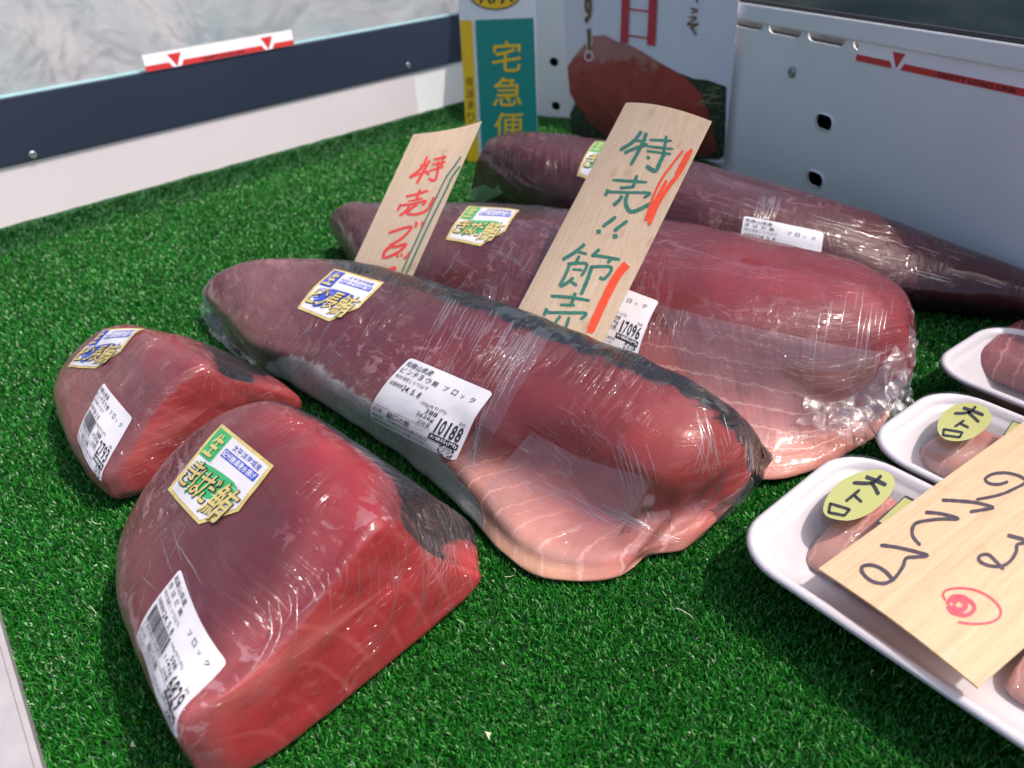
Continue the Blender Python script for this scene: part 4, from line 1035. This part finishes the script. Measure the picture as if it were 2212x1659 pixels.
def disc(name, c, n, r, h, mat, parent, seg=20):
    a = n.orthogonal().normalized(); b = n.cross(a); V = []; prof = [(1, 0), (1, .6), (.8, 1), (.35, 1), (.3, .6), (0.01, .6)]
    for pr, ph in prof: V += [c + (a * math.cos(2 * math.pi * k / seg) + b * math.sin(2 * math.pi * k / seg)) * r * pr + n * h * ph for k in range(seg)]
    F = [(i * seg + k, i * seg + (k + 1) % seg, (i + 1) * seg + (k + 1) % seg, (i + 1) * seg + k) for i in range(len(prof) - 1) for k in range(seg)]
    return link(name, pymesh(name, V, F, False), mat, parent)
for x, y in ((69, 334), (879, 141)):
    p = lw(x, y); disc('screw', p + ln_ * .0042, ln_, .0052, .0016, M['metal'], rail)

# right wall
rd = ray(480, -156); rdir = Vector((rd.x, rd.y, 0)).normalized()
RQ = Vector((.494, .630, 0)); rn = Vector((-rdir.y, rdir.x, 0)); rn = -rn if rn.dot(CAM - RQ) < 0 else rn
RB_ = RQ + rdir
rw = lambda x, y: VP(x, y, RQ, RB_)
sz = lambda x, y: ((rw(x, y) - RQ).dot(rdir), rw(x, y).z)
top = (sz(1600, 5)[1] + sz(2212, 95)[1]) / 2
s_r0 = sz(1420, 300)[0] + .10; s_l0 = -.45
def plate(name, outline, holes, org, ax, nrm, th, mat, parent):
    """sheet metal with real openings"""
    c = bpy.data.curves.new('p', 'CURVE'); c.dimensions = '2D'; c.fill_mode = 'BOTH'; c.extrude = th / 2
    for lp in [outline] + holes:
        s = c.splines.new('POLY'); s.points.add(len(lp) - 1); s.use_cyclic_u = True
        for i, p in enumerate(lp): s.points[i].co = (p[0], p[1], 0, 1)
    o = bpy.data.objects.new('p', c); COL.objects.link(o); bpy.context.view_layer.update()
    me = bpy.data.meshes.new_from_object(o.evaluated_get(bpy.context.evaluated_depsgraph_get()))
    bpy.data.objects.remove(o); me.name = name
    mt = Matrix.Identity(4)
    for i in range(3): mt[i][0] = ax[i]; mt[i][1] = UP[i]; mt[i][2] = nrm[i]; mt[i][3] = org[i]
    me.transform(mt); me.materials.clear()
    return link(name, me, mat, parent)
def pill(s, z, hw, hh, n=8):
    out = []
    for sx, a0 in ((1, -90), (-1, 90)):
        for k in range(n + 1):
            a = math.radians(a0 + 180 * k / n); out.append((s + sx * (hw - hh) + hh * math.cos(a), z + hh * math.sin(a)))
    return out
rimh = .020; slot_t = top - rimh; holes = []
sA, sB = sz(2016 * .5486 + 1112 * .5, 45)[0], sz(2016 * .5486 + 1283 * .5, 55)[0]
pitch = abs(sB - sA); s0 = sA
k = 0
for k in range(-2, 16):
    sc_ = s0 - k * pitch; hw = pitch * .44
    if sc_ < s_l0 + .05 or sc_ > s_r0 - .03: continue
    a, b = sc_ - hw * 2, sc_
    holes.append([(a, slot_t), (a + .004, slot_t - .008), (a + .010, slot_t - .0105), (b - .010, slot_t - .0105), (b - .004, slot_t - .008), (b, slot_t)])
rpills = [sz(1781.5, 263.6), sz(1762, 386.6)]
for s, z in rpills: holes.append(pill(s, z, .0155, .0085))
plate('metal_panel', [(s_l0, -.03), (s_r0, -.03), (s_r0, top - .001), (s_l0, top - .001)], holes, RQ, rdir, rn, .0016, M['grey_paint'], CASE)
link('panel_rim', box_mesh('panel_rim', RQ + rdir * s_l0 + rn * .0015 + UP * slot_t, rdir * (s_r0 - s_l0), rn * .0035, UP * rimh, .001), M['grey_paint'], CASE)
link('panel_cavity', box_mesh('panel_cavity', RQ + rdir * s_l0 - rn * .035 - UP * .03, rdir * (s_r0 - s_l0), rn * .004, UP * (top + .028)), M['dark'], CASE)
# round tube seen through the slots
V = []; seg = 12
for e in (0, 1):
    for q in range(seg): a = 2 * math.pi * q / seg; V.append(RQ + rdir * (s_l0 if e == 0 else s_r0) - rn * (.014 + .008 * math.cos(a)) + UP * (slot_t - .006 + .008 * math.sin(a)))
link('slot_tube', pymesh('slot_tube', V, [(q, (q + 1) % seg, seg + (q + 1) % seg, seg + q) for q in range(seg)]), simple('tube_grey', (.20, .21, .22), .4, metal=.3), CASE)
for s, z in rpills:                                     # pressed lip round each hole
    V, F = [], []; A_, B_ = pill(s, z, .0158, .0088), pill(s, z, .0182, .0112)
    for i, lp in enumerate((A_, B_)): V += [RQ + rdir * p[0] + UP * p[1] + rn * (.0022 if i == 0 else .0009) for p in lp]
    kk = len(A_); F = [(i, (i + 1) % kk, kk + (i + 1) % kk, kk + i) for i in range(kk)]
    link('hole_lip', pymesh('hole_lip', V, F), M['grey_paint'], CASE)
p = rw(1713.6, 155); disc('bolt', p + rn * .001, rn, .0068, .0035, M['metal'], CASE)

# corner upright between the two walls
K0 = LB + ldir * .05; K1 = RQ + rdir * (s_r0 - .002)
kd = (K1 - K0); kl = kd.length; kd.normalize(); kn = Vector((kd.y, -kd.x, 0)); kn = -kn if kn.dot(CAM - K0) < 0 else kn
kp = [VP(1196.6, 133.8, K0, K1), VP(1201, 228.7, K0, K1)]
plate('corner_upright', [(0, -.03), (kl, -.03), (kl, .42), (0, .42)], [pill((q - K0).dot(kd), q.z, .010, .0078) for q in kp], K0, kd, kn, .0016, M['grey_paint'], CASE)
link('upright_cavity', box_mesh('upright_cavity', K0 - kn * .03 - UP * .03, kd * kl, kn * .003, UP * .44), M['dark'], CASE)

def load_sticker(org, ax, nrm, length, h, parent):
    def mp(x, y, l): return org + ax * x + UP * y + nrm * (.0007 + l * .0002)
    o = place('load_line_sticker', [grid2(0, 0, length, h, 1, 1)], mp, M['sticker_white'], parent, 0)
    P = []; r = h * .33; x0, x1 = length * .19, length * .81; g_ = h * .62
    for a, b in ((0, x0 - h * .28), (x0 + h * .28, x1 - h * .28), (x1 + h * .28, length)):
        la = h * .22 if a > 0 else 0; lb = h * .22 if b < length else 0
        P.append((np.array([(a - 0, 0), (b + 0, 0), (b - lb, r), (a + la, r)]), [(0, 1, 2, 3)]))
    for xc in (x0, x1): P.append((np.array([(xc - h * .46, h * .80), (xc, .02 * h), (xc + h * .46, h * .80)]), [(0, 1, 2)]))
    place('red_marking', P, mp, M['red_print'], o, 1)
    V_, F_ = text_in('SAFETY LOAD LINE', length * .36, -r * .80, length * .64, -r * .2, .012); V_ = V_ * [1, -1]
    # the box helper works downwards; restore upright order
    place('lettering', [(V_, F_)], mp, M['ink'], o, 3)
a, b = lw(309, 140), lw(628, 77); zl = (lw(316, 159).z + lw(632, 92).z) / 2; hl = lw(309, 122).z - lw(316, 159).z
load_sticker(Vector((a.x, a.y, zl)) + ln_ * .005, ldir, ln_, (b - a).length, hl, CASE)
sa = sz(1853, 115); zr = (sz(1851, 137)[1] + sz(2212, 199.7)[1]) / 2; hr = sz(1855.6, 94.7)[1] - sz(1851, 137)[1]
sb = sz(2195, 160)[0]; Lr = abs(sb - sa[0]) / .62
load_sticker(RQ + rdir * sa[0] + UP * zr + rn * .0006, -rdir, rn, Lr, hr, CASE)
# front left ledge
e0, e1_ = G(0, 1335, .002), G(95, 1659, .002); ev = (e1_ - e0).normalized(); eo = Vector((-ev.y, ev.x, 0)); eo = -eo if eo.x > 0 else eo
link('front_ledge', box_mesh('front_ledge', e0 - ev * .25 - UP * .03, ev * .55, eo * .09, UP * .036, .003), simple('worn_white', (.34, .32, .33), .4, var=.08, vscale=60, bump=.0003, bscale=120), CASE)

# ------------------------------------------------------------------ courier banner and poster
sa_, sb_ = G(1012, 347), G(1163, 345)
sp = lambda x, y: VP(x, y, sa_, sb_)
sn_ = Vector((-(sb_ - sa_).y, (sb_ - sa_).x, 0)).normalized(); sn_ = -sn_ if sn_.dot(CAM - sa_) < 0 else sn_
TS = thing('banner', 'narrow yellow and teal courier banner with large yellow characters in the case corner', 'sign', sa_)
M['b_white'] = simple('banner_white', (.74, .75, .78), .4, var=.02); M['b_yel'] = simple('banner_yellow', (.80, .50, .02), .4, var=.04)
M['b_teal'] = simple('banner_teal', (.010, .24, .21), .4, var=.05); M['b_brown'] = simple('brown_print', (.16, .085, .02), .5)
def quadsheet(name, pts, mpf, mat, parent, lay, th=0.0):
    return place(name, [(np.array(pts, float), [(0, 1, 2, 3)])], mpf, mat, parent, lay)
smp = lambda x, y, l: sp(x, y) + sn_ * (.0008 + l * .0003)
bw = [sp(986, -60), sp(1153, -60), sp(1163, 346), sp(1012, 347)]
V = [v for v in bw] + [v - sn_ * .0015 for v in bw]
link('banner_sheet', pymesh('banner_sheet', V, [(0, 1, 2, 3), (7, 6, 5, 4), (0, 4, 5, 1), (1, 5, 6, 2), (2, 6, 7, 3), (3, 7, 4, 0)], False), M['b_white'], TS)
c7 = lambda x, y: (976.5 + x * .2877, y * .2877)
quadsheet('yellow_stripe', [c7(60, 150), c7(150, 150), c7(205, 1210), c7(118, 1210)], smp, M['b_yel'], TS, 1)
quadsheet('teal_panel', [c7(175, 150), c7(612, 133), c7(652, 1200), c7(228, 1205)], smp, M['b_teal'], TS, 1)
ell = [c7(325 + 208 * math.cos(a * math.pi / 16), -72 + 145 * math.sin(a * math.pi / 16)) for a in range(32)]
place('emblem', [fan_poly(ell, 2)], smp, M['dark'], TS, 1)
ell = [c7(325 + 198 * math.cos(a * math.pi / 16), -72 + 136 * math.sin(a * math.pi / 16)) for a in range(32)]
em = place('emblem_field', [fan_poly(ell, 2)], smp, M['b_yel'], TS, 2)
place('emblem_mark', [ribbon([c7(*p) for p in q], 5.5, True) for q in ([(225, -120), (232, -40), (215, 25)], [(262, -120), (268, -40), (292, 28)], [(330, -120), (322, -40), (312, 22)], [(372, -110), (392, -30), (372, 28)], [(430, -100), (436, -30), (455, 14)])] +
      [ribbon([c7(210, -80), c7(330, -95), c7(450, -70)], 22)], smp, M['dark'], TS, 3)
def glyph_px(ch, tl_, tr_, bl_, bold=.02, shear=0.0):
    V_, F_ = text_poly(ch, bold, shear); a, b = V_.min(0), V_.max(0); U = (V_ - a) / (b - a); U[:, 1] = 1 - U[:, 1]
    tl_, tr_, bl_ = map(np.array, (tl_, tr_, bl_)); return tl_ + U[:, :1] * (tr_ - tl_) + U[:, 1:] * (bl_ - tl_), F_
place('characters', [glyph_px('宅', c7(305, 310), c7(522, 300), c7(300, 545), .006), glyph_px('急', c7(312, 580), c7(532, 572), c7(306, 800), .006), glyph_px('便', c7(318, 845), c7(540, 838), c7(318, 1065), .006)], smp, M['b_yel'], TS, 3)
place('small_characters', [glyph_px(ch, c7(104 + i * 4, 578 + i * 88), c7(160 + i * 4, 574 + i * 88), c7(106 + i * 4, 650 + i * 88), .01) for i, ch in enumerate('発送承り所')], smp, M['b_brown'], TS, 2)

pa, pb = Vector((.345, 1.105, 0)), Vector((.108, 1.36, 0))
pp = lambda x, y: VP(x, y, pa, pb)
pn = Vector((-(pb - pa).y, (pb - pa).x, 0)).normalized(); pn = -pn if pn.dot(CAM - pa) < 0 else pn
TPs = thing('poster', 'white poster with a red character and picture of raw tuna in the case corner', 'poster', Vector((.23, 1.23, 0)))
V = []
for j in range(9):
    for i in range(13):
        u, v = i / 12, j / 8; tx = 1213 + (1602 - 1213) * u; bx = 1234 + (1563 - 1234) * u; ty = -60; by = 292 + (352 - 292) * u
        p = pp(tx + (bx - tx) * v, ty + (by - ty) * v) + pn * .004 * math.sin(u * math.pi); V.append(p)
Fp = [(j * 13 + i, j * 13 + i + 1, (j + 1) * 13 + i + 1, (j + 1) * 13 + i) for j in range(8) for i in range(12)]
nP = len(V); b_ = [i for i in range(13)] + [13 * (j + 1) - 1 for j in range(1, 9)] + [13 * 9 - 1 - i for i in range(1, 13)] + [13 * (8 - j) for j in range(1, 8)]
V2 = V + [v - pn * .0012 for v in V]; F2 = Fp + [tuple(i + nP for i in f[::-1]) for f in Fp] + [(b_[(i + 1) % len(b_)], b_[i], b_[i] + nP, b_[(i + 1) % len(b_)] + nP) for i in range(len(b_))]
link('poster_sheet', pymesh('poster_sheet', V2, F2, False), simple('poster_paper', (.66, .68, .74), .4, var=.02), TPs)
psf = Surface(V, Fp)
def pmp(x, y, l):
    p, n_ = psf.hit(x, y); return p + pn * (.0006 + l * .00035)
t = NT('picture_tuna'); g = t.geo()
c = t.mix(t.noise(g, 22, 4, .6), (.16, .012, .014), (.48, .045, .040)); c = t.mix(t.ramp(t.noise(g, 300, 4), [(.58, 0), (.72, .6)]), c, (.42, .18, .15))
zz = t.n('ShaderNodeSeparateXYZ', ins={0: g}).outputs[2]; zr = t.add(t.mul(t.add(zz, -.03), 6.5), t.mul(t.noise(g, 35, 3), .5))
c = t.mix(t.ramp(zr, [(.95, 0), (1.25, .55)]), c, (.40, .22, .20)); c = t.mix(t.ramp(zr, [(.30, .75), (.7, 0)]), c, (.07, .008, .010))
t.principled(Base_Color=c, Roughness=.4, Coat_Weight=.3); M['pic'] = t.m
t = NT('picture_ground'); g = t.geo()
c = t.mix(t.ramp(t.noise(g, 160, 4, .6), [(.5, 0), (.75, 1)]), (.012, .018, .014), (.10, .13, .06)); t.principled(Base_Color=c, Roughness=.4); M['picg'] = t.m
def fillpoly(pts, step=14):
    P = resample(pts, step); return fan_poly(P, 6)
place('picture_background', [fillpoly([c7(868, 640), c7(1200, 620), c7(1700, 545), c7(1820, 590), c7(1920, 600), c7(2062, 650), c7(2050, 1200), c7(1500, 1180), c7(890, 1000)])], pmp, M['picg'], TPs, 1)
place('picture', [fillpoly([c7(*p) for p in [(868, 500), (940, 400), (1000, 330), (1060, 268), (1150, 262), (1250, 315), (1330, 332), (1430, 385), (1560, 468), (1700, 545), (1800, 620), (1880, 720), (1930, 860), (1962, 1000), (2000, 1140), (1850, 1170), (1500, 1180), (1200, 1060), (1050, 930), (950, 800), (890, 700)]])], pmp, M['pic'], TPs, 2)
place('picture_grain', [ribbon([c7(*p) for p in q], 2.2) for q in ([(960, 560), (1080, 700), (1250, 900), (1400, 1100)], [(1250, 1000), (1450, 820), (1700, 590)], [(1180, 560), (1340, 690), (1480, 760)])], pmp, simple('picture_line', (.38, .07, .05), .4), TPs, 3)
place('picture_leaves', [ribbon([c7(1850 + random.uniform(-20, 180), 640 + k * 14), c7(1890 + random.uniform(-10, 150), 650 + k * 14)], 2.0) for k in range(12)], pmp, simple('leaf_print', (.22, .24, .12), .5), TPs, 3)
place('red_character', [(np.array([c7(1285, -200), c7(1345, -200), c7(1326, 322), c7(1268, 318)]), [(0, 1, 2, 3)]), (np.array([c7(1492, -200), c7(1556, -200), c7(1530, 345), c7(1468, 335)]), [(0, 1, 2, 3)]),
      ribbon([c7(1330, 66), c7(1488, 86)], 4, False), ribbon([c7(1320, 264), c7(1475, 286)], 4, False)], pmp, simple('crimson_print', (.50, .03, .05), .4), TPs, 4)
place('brown_writing', [glyph_px('す', c7(965, -120), c7(1085, -120), c7(975, 178), .03), ribbon([c7(1031, 212), c7(1034, 300), c7(1036, 378)], 7.5), ribbon([c7(1029, 405), c7(1031, 428)], 6)], pmp, M['b_brown'], TPs, 4)
place('brown_writing', [ribbon([c7(1785, -40), c7(1835, -30), c7(1845, 20)], 4), ribbon([c7(1795, 60), c7(1848, 78), c7(1800, 95)], 4), ribbon([c7(1785, 128), c7(1840, 132), c7(1772, 182), c7(1855, 178), c7(1800, 205), c7(1830, 225)], 4), ribbon([c7(1812, 232), c7(1842, 262)], 4)], pmp, M['b_brown'], TPs, 4)
place('white_outline', [ribbon([c7(1031 + 30 * math.cos(a), 420 + 34 * math.sin(a)) for a in np.linspace(0, 2 * math.pi, 12)], 2.4, False, 3), ribbon([c7(1012, 280), c7(1024, 390)], 2, False), ribbon([c7(1056, 280), c7(1042, 390)], 2, False)], pmp, M['ink_w'], TPs, 3)

# ------------------------------------------------------------------ what stands beyond the case
t = NT('reflection_mottled_steel'); g = t.geo()
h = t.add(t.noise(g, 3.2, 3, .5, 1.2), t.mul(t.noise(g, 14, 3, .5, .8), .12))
c = t.mix(t.ramp(t.noise(g, 3.5, 4, .6, 1.2), [(.35, 0), (.65, 1)]), (.095, .13, .142), (.175, .168, .178))  # this and the next layer paint varied reflections as light and dark mottling
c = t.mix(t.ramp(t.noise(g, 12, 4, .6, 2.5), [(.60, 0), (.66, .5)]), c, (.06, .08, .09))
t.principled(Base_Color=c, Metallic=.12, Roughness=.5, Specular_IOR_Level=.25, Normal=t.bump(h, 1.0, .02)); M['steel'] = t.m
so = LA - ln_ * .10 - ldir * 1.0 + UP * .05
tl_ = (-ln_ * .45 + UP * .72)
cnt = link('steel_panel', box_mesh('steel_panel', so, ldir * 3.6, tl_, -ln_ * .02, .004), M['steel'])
cnt['label'] = 'dented stainless steel panel with painted-in reflections, leaning beyond the glass side'; cnt['category'] = 'panel'
bo = RQ - rn * .25 - rdir * .8
t = NT('dark_shelf'); g = t.geo()
c = t.mix(t.ramp(t.noise(t.mapping(g, (1, 1, 5)), 3.0, 2, .5), [(.40, 0), (.75, 1)]), (.10, .14, .13), (.34, .34, .28)); t.principled(Base_Color=c, Roughness=.5)
dk = link('dark_shelf', box_mesh('dark_shelf', bo - rn * .6 - UP * .2, rdir * 3.2, rn * .35, UP * .75, .01), t.m)
dk['label'] = 'dark green grey shelf behind the slotted metal panel, out of focus'; dk['category'] = 'shelf'
fl_ = link('floor', pymesh('floor', [(-6, -4, -.8), (6, -4, -.8), (6, 9, -.8), (-6, 9, -.8)], [(0, 1, 2, 3)]), simple('market_floor', (.18, .18, .17), .6)); fl_['kind'] = 'structure'
